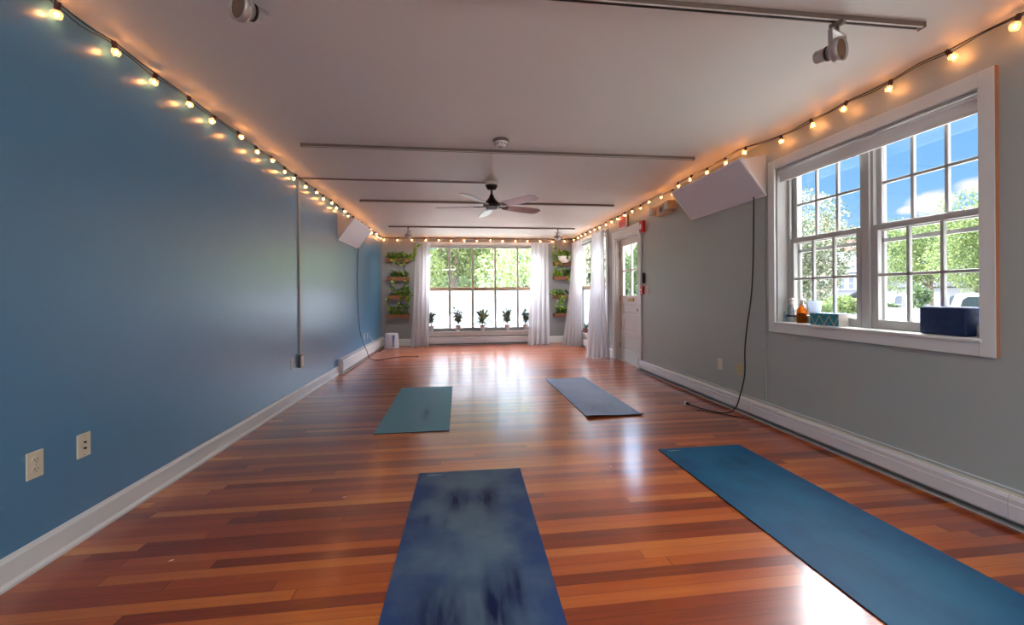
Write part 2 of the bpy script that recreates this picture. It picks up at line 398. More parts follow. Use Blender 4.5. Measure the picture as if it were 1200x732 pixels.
def sash(parent, ya, yb, za, zb, x, cols, rows, st=.036, rail=.04, brail=.055, mun=.019, th=.03, m='sash', nm='window_sash', trail=None):
    o = MB(); trail = trail or rail
    o.box(x, x+th, ya, ya+st, za, zb, .003); o.box(x, x+th, yb-st, yb, za, zb, .003)
    o.box(x, x+th, ya+st, yb-st, za, za+brail, .003); o.box(x, x+th, ya+st, yb-st, zb-trail, zb, .003)
    ga, gb, gc, gd = ya+st, yb-st, za+brail, zb-trail
    for i in range(1, cols):
        yy = ga+(gb-ga)*i/cols; o.box(x+.004, x+th-.004, yy-mun/2, yy+mun/2, gc, gd, .003)
    for i in range(1, rows):
        zz = gc+(gd-gc)*i/rows; o.box(x+.004, x+th-.004, ga, gb, zz-mun/2, zz+mun/2, .003)
    ob = o.build(nm, m, parent)
    MB().box(x+th/2-.0015, x+th/2+.0015, ga, gb, gc, gd).build('glass', 'glass', ob)
    return ob
for (a, b) in ((y0+.035, ym-.04), (ym+.04, y1-.035)):
    sash(w1, a, b, 1.53, z1-.012, XR+.128, 3, 2)
    sash(w1, a, b, z0+.004, 1.575, XR+.096, 3, 2, rail=.038, brail=.06)
# storm frame beyond the sashes
s_ = MB()
for (a, b) in ((y0+.03, ym-.03), (ym+.03, y1-.03)):
    xs_ = XR+.165
    s_.box(xs_, xs_+.02, a, a+.03, z0, z1); s_.box(xs_, xs_+.02, b-.03, b, z0, z1); s_.box(xs_, xs_+.02, a, b, z0, z0+.03); s_.box(xs_, xs_+.02, a, b, 1.46, 1.485)
s_.build('storm_frame', 'sash', w1)
# outer brickmould
ob_ = MB().box(XR+TH, XR+TH+.04, y0-.08, y0, z0-.1, z1+.1).box(XR+TH, XR+TH+.04, y1, y1+.08, z0-.1, z1+.1).box(XR+TH, XR+TH+.04, y0, y1, z1, z1+.1).box(XR+TH, XR+TH+.08, y0-.1, y1+.1, z0-.06, z0)
ob_.build('outer_frame', 'trim', w1)
# roller shade
sh = thing('roller_shade', 'white roller shade rolled up at the top of the double sash window', 'window shade', (XR+.03, (y0+y1)/2, 2.15))
L_ = (y1-y0)/2-.012
MB().cyl((0, -L_, -.022), (0, L_, -.022), .024, n=20).build('roller', 'shade', sh)
MB().prism([(-.024, -.03), (-.021, -.03), (-.006, -.085), (-.010, -.085)], 'y', -L_+.01, L_-.01).build('fabric', 'shade', sh)
MB().box(-.016, .002, -L_+.01, L_-.01, -.098, -.082, .004).build('hem_bar', 'white', sh)
MB().box(-.03, .03, -L_-.006, -L_, -.06, .008, .002).build('bracket', 'white', sh)
MB().box(-.03, .03, L_, L_+.006, -.06, .008, .002).build('bracket', 'white', sh)
MB().tube([(-.012, .06, -.098), (-.02, .06, -.104), (-.03, .03, -.100), (-.02, 0, -.104), (-.012, 0, -.098)], .003).build('pull_loop', 'white', sh)

# ------------------------------------------------------------------ far window (five bays, frosted film below a rail)
def big_window(name, axis, at, a0, a1, z0, z1, nb, m_rail='railwood', trimw=(.15, .14)):
    w = struct(thing(name, 'x', 'window')); del w['category']; del w['label']
    def bx(mb, a, b, d0, d1, c0, c1, bev=0):
        if axis == 'y': return mb.box(a, b, at+d0, at+d1, c0, c1, bev)
        return mb.box(at+d0, at+d1, a, b, c0, c1, bev)
    f = MB()
    bx(f, a0-trimw[0], a0, -.022, 0, z0-.04, z1+.02, .004); bx(f, a1, a1+trimw[1], -.022, 0, z0-.04, z1+.02, .004)
    bx(f, a0-trimw[0], a1+trimw[1], -.03, 0, z1, z1+.05, .004)
    f.build('casing', 'trim', w)
    s = MB(); bx(s, a0-.13, a1+.12, -.05, TH, z0-.035, z0, .005); bx(s, a0-.1, a1+.1, -.02, 0, z0-.10, z0-.035, .003)
    s.build('window_sill', 'trim', w)
    f = MB(); bx(f, a0, a0+.03, 0, TH, z0, z1); bx(f, a1-.03, a1, 0, TH, z0, z1); bx(f, a0, a1, 0, TH, z1-.02, z1)
    bx(f, a0, a1, .09, .14, z0, z0+.07); bx(f, a0, a1, .09, .14, z1-.06, z1)
    f.build('window_frame', 'sash', w)
    g0, g1 = a0+.03, a1-.03
    for i in range(1, nb):
        p = g0+(g1-g0)*i/nb
        q = MB(); bx(q, p-.022, p+.022, .085, .145, z0, z1, .004); q.build('mullion', 'sash', w)
    for i in range(nb):
        p = g0+(g1-g0)*i/nb+(.022 if i else 0); q = g0+(g1-g0)*(i+1)/nb-(.022 if i < nb-1 else 0)
        g = MB(); bx(g, p, q, .116, .119, 1.27, z1-.06); g.build('glass', 'glass', w)
        g = MB(); bx(g, p+.006, q-.006, .112, .116, z0+.07, 1.235); g.build('frosted_pane', 'frost', w)
        g = MB(); bx(g, p+.004, q-.004, .098, .122, 1.228, 1.305, .003); g.build('rail', m_rail, w)
    return w
w3 = big_window('window_3', 'y', YB, *W3, 5)
w2 = big_window('window_2', 'x', XR, *W2, 3, trimw=(.09, .1))
# window behind the camera
wn = struct(thing('window_4', 'x', 'window')); del wn['category']; del wn['label']
q = MB()
for i in range(5):
    p = WN[0]+(WN[1]-WN[0])*i/4; q.box(p-.03, p+.03, YN-.12, YN-.06, WN[2], WN[3], .004)
for zz in (WN[2], WN[3]): q.box(WN[0], WN[1], YN-.12, YN-.06, zz-.03, zz+.03)
q.build('window_frame', 'sash', wn); MB().box(WN[0], WN[1], YN-.092, YN-.088, WN[2], WN[3]).build('glass', 'glass', wn)

# ------------------------------------------------------------------ door
dr = struct(thing('door_1', 'x', 'door')); del dr['category']; del dr['label']
y0, y1, _, z1 = D1
c = MB().box(XR-.024, XR, y0-.105, y0, 0, z1+.11, .004).box(XR-.024, XR, y1, y1+.11, 0, z1+.11, .004).box(XR-.028, XR, y0-.105, y1+.11, z1, z1+.12, .004)
c.build('casing', 'trim', dr)
MB().box(XR, XR+TH, y0, y0+.02, 0, z1).box(XR, XR+TH, y1-.02, y1, 0, z1).box(XR, XR+TH, y0, y1, z1-.02, z1).box(XR+.02, XR+.16, y0, y1, 0, .015).build('jamb', 'trimd', dr)
xd = XR+.075; ya, yb = y0+.022, y1-.022; th = .04
lf = MB(); st = .115
lf.box(xd, xd+th, ya, ya+st, .018, z1-.022, .003).box(xd, xd+th, yb-st, yb, .018, z1-.022, .003)
rails = [(.018, .19), (.42, .50), (.69, .79), (.96, 1.10), (1.93, z1-.022)]
for a, b in rails: lf.box(xd, xd+th, ya+st, yb-st, a, b, .003)
for (a, b) in ((.19, .42), (.50, .69), (.79, .96)):
    lf.box(xd+.019, xd+th-.012, ya+st, yb-st, a, b)
    lf.box(xd+.010, xd+th-.008, ya+st+.04, yb-st-.04, a+.035, b-.035, .006)
gm = (ya+yb)/2
lf.box(xd+.006, xd+th-.006, gm-.014, gm+.014, 1.10, 1.93, .003).box(xd+.006, xd+th-.006, ya+st, yb-st, 1.50, 1.528, .003)
leaf_ = lf.build('door_leaf', 'trim', dr)
MB().box(xd+th/2-.0015, xd+th/2+.0015, ya+st, yb-st, 1.10, 1.93).build('glass', 'glass', leaf_)
MB().box(xd-.006, xd, gm-.12, gm+.12, 1.005, 1.06, .003).box(xd-.010, xd-.004, gm-.10, gm+.10, 1.018, 1.034, .002).box(xd-.010, xd-.004, gm-.10, gm+.10, 1.038, 1.052, .002).build('mail_slot', 'brass', leaf_)
kn = MB(); yk = ya+.06
kn.box(xd-.006, xd, yk-.022, yk+.022, .80, .95, .003).cyl((xd-.006, yk, .88), (xd-.035, yk, .88), .009).sphere((xd-.052, yk, .88), .026)
kn.build('door_knob', 'brass', leaf_)
hg = MB()
for zz in (.25, 1.05, 1.8): hg.cyl((xd-.006, yb+.006, zz-.045), (xd-.006, yb+.006, zz+.045), .008)
hg.build('hinge', 'brass', leaf_)

# ------------------------------------------------------------------ baseboard convectors
def convector(label, axis, wallpos, sgn, a0, a1, joints, hgt=.175, dep=.06, ends=True, clips=()):
    """axis = run axis; profile measured out from the wall (sgn) and up"""
    o = thing('baseboard_heater', label, 'heater', ((wallpos, a0, 0) if axis == 'y' else (a0, wallpos, 0)), 0, 'baseboard heaters')
    base = wallpos
    def pf(mb, prof, p, q):
        pts = [(sgn*u, v) for u, v in prof]
        if axis == 'y': return mb.prism(pts, 'y', p-a0, q-a0)
        return mb.prism(pts, 'x', p-a0, q-a0)
    bk = MB(); pf(bk, [(0, .02), (.006, .02), (.006, hgt-.010), (.009, hgt-.006), (.009, hgt), (0, hgt)], a0, a1); bk.build('back_plate', 'heater', o)
    du = MB(); pf(du, [(.006, .03), (dep-.016, .045), (dep-.016, hgt-.045), (.006, hgt-.036)], a0+.01, a1-.01); du.build('fin_core', 'dark', o)
    dm = MB(); pf(dm, [(.019, hgt-.012), (.032, hgt-.015), (.032, hgt-.019), (.019, hgt-.016)], a0+.005, a1-.005); dm.build('damper', 'heatert', o)
    js = [a0]+list(joints)+[a1]
    for p, q in zip(js[:-1], js[1:]):
        fr = MB(); e = .0015
        pf(fr, [(dep-.012, .042), (dep-.004, .036), (dep, .046), (dep, hgt-.062), (dep-.003, hgt-.058), (dep-.001, hgt-.034), (dep-.008, hgt-.018), (.041, hgt-.014), (.041, hgt-.019), (dep-.012, hgt-.024), (dep-.008, hgt-.06)], p+e, q-e)
        fr.build('front_cover', 'heater', o)
    if ends:
        for p, q in ((a0-.03, a0), (a1, a1+.03)):
            en = MB(); pf(en, [(0, .0), (dep*.9, .0), (dep+.002, .03), (dep+.002, hgt-.045), (dep-.008, hgt-.012), (dep*.55, hgt+.003), (0, hgt+.003)], p, q); en.build('end_cap', 'heater', o)
    st_ = MB(); pf(st_, [(.02, 0), (dep-.004, 0), (dep-.004, .008), (.02, .008)], a0, a1); st_.build('floor_strip', 'sash', o)
    for cp in clips:
        k = MB(); pf(k, [(dep-.001, .05), (dep+.003, .05), (dep+.003, hgt-.03), (dep-.001, hgt-.03)], cp, cp+.012); k.build('joint_clip', 'white', o)
    return o
convector('long white baseboard heater along the grey right wall below the double window', 'y', XR, -1, .6, 5.80, (1.68, 3.14, 4.56), .172, .056, clips=(3.44,))
convector('white baseboard heater at the far end of the blue wall', 'y', XL, 1, 6.25, 9.42, (7.9,), .212, .074)
convector('white baseboard heater below the wide far window', 'x', YB, -1, -.93, 1.98, (.52,), .185, .07)
convector('short white baseboard heater below the corner window between curtains', 'y', XR, -1, 7.25, 9.36, (), .185, .07)

# ------------------------------------------------------------------ ceiling tracks
def track(label, x0, x1, y, w=.036, h=.024, m='track', thin=False, g='ceiling light tracks'):
    o = thing('ceiling_track', label, 'light track', (x0, y, H), 0, g)
    L1 = x1-x0
    MB().box(0, L1, -w/2, w/2, -h, 0, .0015).build('channel', m, o)
    if not thin:
        MB().box(0.01, L1-.01, -w/2, -w/2+.008, -h-.003, -h, .001).box(.01, L1-.01, w/2-.008, w/2, -h-.003, -h, .001).build('lip', 'tracklip', o)
        MB().box(.01, L1-.03, -.004, .004, -h-.0025, -h+.001).build('slot', 'slot', o)
        MB().box(-.004, 0, -w/2-.001, w/2+.001, -h-.003, 0).build('end_cap', m, o)
        MB().box(L1, L1+.004, -w/2-.001, w/2+.001, -h-.003, 0).build('end_cap', m, o)
    return o
track('nearest ceiling track, at the top edge of the photo, holding two lamps', -1.36, 2.245, 1.77)
track('second ceiling track from the camera, just behind the smoke detector', -1.36, 2.23, 3.755)
track('third ceiling track from the camera, behind the ceiling fan', -1.37, 2.23, 5.875)
track('farthest ceiling track, nearest the wide far window', -1.355, 2.24, 8.03)
rc = thing('fan_raceway', 'thin taupe raceway crossing the ceiling from the blue wall to the fan', 'cable raceway', (XL, 4.84, H))
MB().box(0, 2.06, -.012, .012, -.014, 0, .002).build('channel', 'track', rc)
MB().box(.0, .02, -.02, .02, -.03, 0, .002).build('elbow', 'track', rc)
# wall conduit down to an outlet box
cd = thing('wall_raceway', 'thin pale vertical raceway on the blue wall ending in a surface outlet', 'cable raceway', (XL, 4.80, 0))
MB().box(0, .016, -.011, .011, .48, H-.03, .002).build('channel', 'trimd', cd)
MB().box(0, .028, -.04, .04, .345, .48, .004).build('surface_box', 'track', cd)
pl = MB().box(.028, .034, -.036, .036, .352, .473, .003).build('face_plate', 'ivory', cd)
MB().box(.034, .0355, -.016, .016, .42, .45).box(.034, .0355, -.016, .016, .375, .405).build('receptacle', 'white', cd)

# track heads
def track_head(label, x, y, ang, tilt, s=1., light=0, g='track lamps'):
    o = thing('track_lamp', label, 'lamp', (x, y, H-.024), ang, g)
    MB().box(-.03, .03, -.014, .014, -.022, 0, .003).cyl((0, 0, -.022), (0, 0, -.05), .008).build('adapter', 'track', o)
    y_ = MB()   # U yoke, arms either side of the ring (local y)
    y_.box(-.011, .011, -.062*s, .062*s, -.056, -.050, .002)
    for q in (-1, 1): y_.box(-.010, .010, q*.062*s-.002, q*.062*s+.002, -.15*s, -.050, .002); y_.cyl((0, q*.066*s, -.135*s), (0, q*.056*s, -.135*s), .009)
    y_.build('yoke', 'silver', o)
    hd = bpy.data.objects.new('lamp_head', None)
    T = Matrix.Translation((0, 0, -.135*s)) @ Matrix.Rotation(tilt, 4, 'Y')
    hb = MB()  # axis along local x, opening to +x
    Q = T @ Matrix.Rotation(math.pi/2, 4, 'Y')
    hb.lathe([(.0, -.095*s), (.026*s, -.095*s), (.030*s, -.09*s), (.031*s, -.03*s), (.038*s, -.022*s), (.052*s, -.012*s), (.056*s, -.004*s), (.056*s, .02*s), (.050*s, .022*s), (.048*s, .010*s), (.0, .006*s)], 28, Q)
    h_ = hb.build('lamp_head', 'silver', o)
    MB().lathe([(0, .009*s), (.03*s, .010*s), (.047*s, .014*s)], 28, Q).build('lens', 'lens', h_)
    MB().lathe([(.0315*s, -.046*s), (.034*s, -.046*s), (.034*s, -.036*s), (.0315*s, -.036*s)], 28, Q).build('vent_ring', 'slot', h_)
    if light:
        ld = bpy.data.lights.new('lamp_beam', 'SPOT'); ld.energy = light; ld.spot_size = R(95); ld.spot_blend = .9; ld.shadow_soft_size = .04; ld.color = (1, .93, .84)
        lo = bpy.data.objects.new('lamp_beam', ld); COL.objects.link(lo); lo.parent = o
        lo.matrix_local = T @ Matrix.Translation((.03*s, 0, 0)) @ Matrix.Rotation(-math.pi/2, 4, 'Y')
    return o
track_head('silver track lamp at the top left edge of the photo', -.862, 1.77, R(236), R(6))
track_head('silver track lamp near the double window, hanging from the nearest track', 1.786, 1.77, R(-70), R(6))
track_head('small silver track lamp above the left plant shelves', -1.0, 8.03, R(105), R(38), 1.15, 17)
track_head('small silver track lamp above the right plant shelves', 1.90, 8.03, R(75), R(38), 1.15, 19)

# smoke detector
sd = thing('smoke_detector', 'round smoke detector on the ceiling in front of the second track', 'smoke detector', (.34, 3.5, H))
MB().lathe([(0, 0), (.068, 0), (.068, -.012), (.060, -.022)], 32).build('mount_plate', 'track', sd)
MB().lathe([(.060, -.022), (.058, -.030), (.040, -.052), (.026, -.058), (0, -.060)], 32).build('cover', 'white', sd)
v = MB()
for k in range(12):
    a = k*math.pi/6; v.box(.046, .0545, -.006, .006, -.042, -.036, 0, Matrix.Rotation(a, 4, 'Z'))
v.build('vent_slots', 'slot', sd)
MB().lathe([(0, -.068), (.02, -.067), (.024, -.060)], 20).build('sensor_cap', 'silver', sd)

# ceiling fan
fn = thing('ceiling_fan', 'five-blade ceiling fan with a dark bronze motor and silver grey blades', 'ceiling fan', (.356, 4.84, H))
MB().lathe([(0, 0), (.078, 0), (.078, -.03), (.07, -.034)], 36).build('ceiling_ring', 'trimd', fn)
MB().lathe([(.07, -.032), (.066, -.055), (.048, -.082), (.02, -.088), (0, -.088)], 36).build('canopy', 'bronze', fn)
MB().cyl((0, 0, -.085), (0, 0, -.17), .0125).build('downrod', 'bronze', fn)
MB().lathe([(0, -.14), (.022, -.14), (.026, -.165), (.045, -.195), (.082, -.235), (.098, -.25), (.100, -.275), (.085, -.285), (.0, -.285)], 40).build('motor_housing', 'bronze', fn)
MB().lathe([(.07, -.285), (.075, -.297), (.06, -.312), (.03, -.32), (0, -.322)], 36).build('lower_cap', 'blade', fn)
for a in (24, 96, 168, 240, 312):
    bl = MB(); n = 10; vs = []; fs = []
    for i in range(n+1):
        t_ = i/n; x = .17+(.66-.17)*t_; w = (.052+.022*math.sin(min(1, t_*1.3)*math.pi/2))*(1 if t_ < .9 else math.sqrt(max(0, 1-((t_-.9)/.1)**2*.75)))
        for yy in (-w, w):
            for zz in (-.003, .003): vs.append((x+(.012 if yy < 0 else 0)*t_, yy, zz))
    for i in range(n):
        o = 4*i; q = o+4
        fs += [(o, q, q+2, o+2), (o+1, o+3, q+3, q+1), (o, o+1, q+1, q), (o+2, q+2, q+3, o+3)]
    fs += [(0, 2, 3, 1), (4*n, 4*n+1, 4*n+3, 4*n+2)]
    T = Matrix.Translation((0, 0, -.277)) @ Matrix.Rotation(R(a), 4, 'Z') @ Matrix.Rotation(R(-13), 4, 'X')
    bl.add(vs, fs, False, T); b = bl.build('blade', 'blade', fn)
    MB().box(.08, .17, -.012, .012, -.008, .002, .003, T).box(.15, .215, -.032, .032, -.009, -.003, .002, T).box(.10, .125, -.02, .02, -.009, -.001, .003, T).build('blade_iron', 'bronze', b)

# ------------------------------------------------------------------ string lights
def string(label, pts, positions, seedv, lean):
    """pts: polyline the cord follows just under the ceiling; positions: bulb spots"""
    r_ = random.Random(seedv)
    o = thing('string_lights', label, 'string lights', pts[0], 0, 'warm bulb string lights along the ceiling edges')
    P0 = Vector(pts[0])
    path = []
    for i, p in enumerate(positions):
        path.append(Vector(p)-P0)
        if i < len(positions)-1:
            m = (Vector(p)+Vector(positions[i+1]))/2; m.z += r_.choice((-.012, .004, .012, -.004)); path.append(m-P0)
    path = [Vector((0, 0, 0))]+path+[Vector(pts[-1])-P0]
    MB().tube(path, .0032, 6, 3).build('cord', 'cable', o)
    MB().tube([p+Vector((lean[0]*.1, lean[1]*.1, .006*math.sin(i*2.1)+.004)) for i, p in enumerate(path)], .0026, 6, 3).build('cord', 'cable', o)
    global BULB
    for p in positions:
        if BULB is None:
            b = MB().lathe([(.0, -.068), (.010, -.0665), (.017, -.061), (.0205, -.052), (.020, -.042), (.014, -.033), (.009, -.028)], 16).build('bulb', 'bulbglass', o)
            MB().lathe([(0, .004), (.010, .004), (.0115, -.004), (.0115, -.026), (.009, -.030), (0, -.030)], 12).build('socket', 'socket', b)
            MB().sphere((0, 0, -.050), .0075, 1, (1, 1, 1.3)).build('filament', 'filament', b)
            BULB = b
        else:
            b = copy_tree(BULB, o)
        b.location = Vector(p)-P0
        b.rotation_euler = (r_.uniform(-.3, .3)+lean[1], r_.uniform(-.3, .3)-lean[0], r_.uniform(0, 6))
    return o
BULB = None
zc = H-.028
string('string of warm bulbs along the top of the blue left wall', [(XL+.05, .6, zc), (XL+.05, 9.42, zc)], [(XL+.05, 1.15+.2885*i, zc-.008*(i % 2)) for i in range(29)], 1, (-.3, 0))
string('string of warm bulbs along the top of the far wall above the wide window', [(XL+.06, YB-.06, zc), (XR-.06, YB-.06, zc)], [(-1.69+.2925*i, YB-.06, zc-.005*(i % 2)) for i in range(15)], 2, (0, -.2))
string('string of warm bulbs along the top of the grey right wall', [(XR-.05, .8, zc), (XR-.05, 9.42, zc)], [(XR-(.15 if 3.2 < 1.335+.2895*i < 4.6 else .085 if i > 13 else .06), 1.335+.2895*i, zc-.008*(i % 3 == 0)) for i in range(28)], 3, (.3, 0))

# ------------------------------------------------------------------ tilted wall panels
def wall_panel(label, xw, sg, y0, y1, zt, zb, xo, zf):
    """wedge: back on the wall from zb to zt, front face from (xo, zf) down to the wall"""
    o = thing('tilted_wall_panel', label, 'wall panel', (xw, y0, zb), 0, 'tilted white wall panels')
    L1 = y1-y0; dx = sg*xo; dz = zf-zb
    for a, b in ((.02, .035), (L1-.035, L1-.02)):
        MB().prism([(0, 0.01), (dx*.98, dz-.005), (0, zt-zb)], 'y', a, b).build('side_cheek', 'panelside', o)
    # face board
    n = Vector((dz, -dx)).normalized()*.012 if sg < 0 else Vector((dz, -dx)).normalized()*.012
    n = Vector((sg*abs(n.x), -abs(n.y)))
    e = Vector((dx, dz)).normalized()
    p0 = Vector((sg*.004, -.008)); p1 = Vector((dx, dz))+e*.012
    MB().prism([p0, p1, p1+n, p0+n], 'y', 0, L1).build('face_board', 'panel', o)
    # edge frame, raised a little
    f = MB(); m_ = .016
    for (a, b, s0, s1) in ((0, L1, 0, m_), (0, L1, None, None), ):
        pass
    Lf = (p1-p0).length
    def strip(u0, u1, a, b):
        q0 = p0+e*u0+n*1.0; q1 = p0+e*u1+n*1.0
        f.prism([q0, q1, q1+n*.35, q0+n*.35], 'y', a, b)
    strip(0, m_, 0, L1); strip(Lf-m_, Lf, 0, L1); strip(m_, Lf-m_, 0, m_); strip(m_, Lf-m_, L1-m_, L1)
    f.build('edge_frame', 'white', o)
    MB().prism([(0, zt-zb-.012), (dx*.96, dz-.004), (dx*.96, dz+.004), (0, zt-zb)], 'y', .035, L1-.035).build('top_board', 'panelside', o)
    return o
wall_panel('large tilted white panel high on the grey wall left of the double window', XR, -1, 3.29, 4.47, 2.335, 1.985, .24, 2.285)
wall_panel('tilted white panel high on the blue wall near the far left corner', XL, 1, 6.22, 7.40, 2.315, 1.95, .225, 2.255)
def cable(label, pts, r=.0045, m='cable', plug=None, n2=None):
    o = thing('power_cable', label, 'cable', pts[0])
    P0 = Vector(pts[0])
    MB().tube([Vector(p)-P0 for p in pts], r, 8, 8).build('cord', m, o)
    if plug:
        e = Vector(pts[-1])-P0; d = (Vector(pts[-1])-Vector(pts[-2])).normalized()
        MB().cyl(e, e+d*.035, .010, .013).build('plug', m, o)
        MB().cyl(e+d*.035, e+d*.052, .016, .014).build('plug_face', plug, o)
    return o
cable('black cable hanging from the right tilted panel down to the floor', [(XR-.03, 3.43, 1.99), (XR-.018, 3.45, 1.75), (XR-.018, 3.46, 1.4), (XR-.016, 3.49, 1.1), (XR-.018, 3.545, .82), (XR-.02, 3.575, .6), (XR-.03, 3.565, .38), (XR-.08, 3.555, .2), (2.53, 3.59, .05), (2.44, 3.61, .008), (2.34, 3.70, .008), (2.28, 3.82, .012), (2.25, 3.89, .02)], .006, plug='white')
cable('thin second black cable looped on the floor by the right heater', [(2.575, 3.40, .006), (2.52, 3.42, .006), (2.46, 3.50, .006), (2.40, 3.58, .006), (2.31, 3.66, .006), (2.24, 3.73, .006)], .0035)
cable('grey cable hanging from the left tilted panel and curving over the floor', [(XL+.03, 7.34, 1.95), (XL+.015, 7.33, 1.6), (XL+.014, 7.32, 1.2), (XL+.016, 7.36, .8), (XL+.02, 7.46, .5), (XL+.07, 7.5, .28), (XL+.10, 7.6, .15), (-1.64, 7.62, .02), (-1.52, 7.45, .007), (-1.40, 7.45, .007), (-1.25, 7.65, .007), (-1.05, 7.78, .007), (-.84, 7.74, .007)], .006, 'cablegrey', plug='cablegrey')
cable('thin pale cable from the far wall outlet to the bin in the corner', [(XL+.03, 8.12, .37), (XL+.06, 8.2, .30), (XL+.083, 8.28, .19), (-1.67, 8.3, .05), (-1.58, 8.35, .006), (-1.60, 8.6, .006), (-1.56, 8.84, .006)], .0035, 'white')
# cable cover painted over on the grey wall
MBo = MB().box(-.008, 0, -.007, .007, 0, 1.80, .003)
tag(MBo.build('cable_cover', 'grey', None, (XR, 3.33, .175)), 'grey painted flat cable cover running down the right wall beside the black cable', 'cable cover')

# ------------------------------------------------------------------ outlets
def outlet(label, x, y, z, sg, kind='duplex', m='ivory', w=.07, h=.112):
    o = thing('wall_outlet', label, 'outlet', (x, y, z), 0 if sg > 0 else math.pi, 'wall outlets')
    MB().box(0, .006, -w/2, w/2, -h/2, h/2, .003).build('face_plate', m, o)
    if kind == 'duplex':
        for k in (-1, 1):
            rp = MB().cyl((.006, 0, k*.019), (.0085, 0, k*.019), .0165, n=20).build('receptacle', m, o)
            MB().box(.0084, .0092, -.0075, -.0055, k*.019-.001, k*.019+.008).box(.0084, .0092, .0055, .0075, k*.019-.001, k*.019+.007).cyl((.0084, 0, k*.019-.007), (.0092, 0, k*.019-.007), .0022, n=8).build('slots', 'slot', rp)
        MB().cyl((.006, 0, 0), (.0075, 0, 0), .003, n=10).build('screw', 'silver', o)
    else:
        for k in (-1, 1):
            MB().cyl((.006, 0, k*.014), (.014, 0, k*.014), .0045, n=12).build('jack', 'slot', o)
        MB().cyl((.006, 0, .044), (.0075, 0, .044), .003, n=10).cyl((.006, 0, -.044), (.0075, 0, -.044), .003, n=10).build('screws', 'silver', o)
    return o
outlet('ivory duplex outlet low on the blue wall, nearest the camera', XL, 1.955, .432, 1)
outlet('ivory plate with two jacks on the blue wall, right of the nearest outlet', XL, 2.18, .433, 1, 'jack')
outlet('white outlet on the blue wall just before the vertical raceway', XL, 4.60, .415, 1, m='white')
outlet('left one of two small outlets above the heater on the blue wall', XL, 7.84, .385, 1, m='white')
outlet('right one of two small outlets above the heater on the blue wall', XL, 8.10, .375, 1, m='white')
outlet('cream outlet on the grey right wall, farther from the hanging cable', XR, 3.975, .40, -1, m='ivory')
outlet('yellowed outlet on the grey right wall, right beside the hanging cable', XR, 3.675, .398, -1, m='tan')
tag(MB().sphere((0, 0, 0), .006, 1, (.4, 1, 1)).build('wall_screw', 'blue', None, (XL+.001, 1.83, .31)), 'small painted over screw head on the blue wall below the outlets', 'screw')

# ------------------------------------------------------------------ wall fittings on the right wall
ex = thing('exit_sign', 'small EXIT sign with faded red letters above the door', 'sign', (XR, 6.28, 2.185))
MB().box(-.055, -.03, 0, .30, 0, .21, .005).build('face_housing', 'white', ex)
MB().box(-.03, 0, .02, .28, .01, .20, .004).build('back_box', 'brown', ex)
text('EXIT', .135, .0015, 'lettering', 'red', ex, (-.0562, .15, .105), (math.pi/2, 0, -math.pi/2))
MB().box(-.0560, -.0549, .012, .288, .02, .19).build('letter_panel', 'pink', ex)
al = thing('fire_alarm_strobe', 'red fire alarm strobe beside the top corner of the door casing', 'fire alarm', (XR, 5.70, 2.02))
MB().box(-.045, 0, 0, .12, 0, .17, .008).build('housing', 'red', al)
MB().box(-.056, -.045, .035, .085, .05, .12, .008, seg=3).build('strobe_lens', 'white', al)
MB().box(-.03, -.002, .125, .19, -.02, .04, .004).build('side_box', 'white', al)
pu = thing('fire_alarm_pull', 'small red fire alarm pull station on a white plate beside the door', 'fire alarm', (XR, 5.60, 1.12))
MB().box(-.012, 0, .0, .26, 0, .125, .003).build('back_plate', 'white', pu)
MB().box(-.05, -.012, .115, .20, .002, .122, .006).build('pull_body', 'red', pu)
MB().box(-.056, -.05, .13, .185, .06, .075, .002).build('pull_handle', 'white', pu)
MB().box(-.02, -.012, .03, .075, .04, .085, .003).build('toggle', 'ivory', pu)
hk = thing('wall_handset', 'slim black handset holder on the grey wall above the pull station', 'wall holder', (XR, 5.74, 1.28))
MB().box(-.03, 0, -.022, .022, 0, .15, .01, seg=3).build('body', 'slot', hk)
MB().box(-.033, -.03, -.014, .014, .10, .135, .002).build('display', 'cablegrey', hk)
em = thing('emergency_light', 'beige emergency light with two lamp heads between exit sign and tilted panel', 'emergency light', (XR, 5.02, 2.14))
MB().box(-.085, 0, -.10, .18, .0, .14, .01).build('battery_housing', 'beige', em)
MB().box(-.092, -.085, -.03, .09, .02, .12, .004).build('front_plate', 'trimd', em)
MB().box(-.094, -.092, -.01, .07, .035, .10).build('label_plate', 'cablegrey', em)
for q, yy in ((-1, -.16), (1, .24)):
    h_ = MB().box(-.12, -.02, yy-.055, yy+.055, .03, .14, .012, seg=3).build('lamp_head', 'beige', em)
    MB().box(-.127, -.12, yy-.042, yy+.042, .042, .128, .004).build('lens', 'trim', h_)
    MB().cyl((-.05, yy-q*.05, .08), (-.05, yy-q*.10, .08), .012).build('arm', 'trimd', h_)
# door stop / pipe at the door corner
tag(MB().cyl((0, 0, .0), (0, 0, .16), .012).sphere((0, 0, .02), .026).cyl((0, 0, .16), (.03, 0, .175), .011).build('heater_valve', 'white', None, (2.585, 5.865, 0)), 'white heater pipe valve at the floor by the door casing', 'valve')

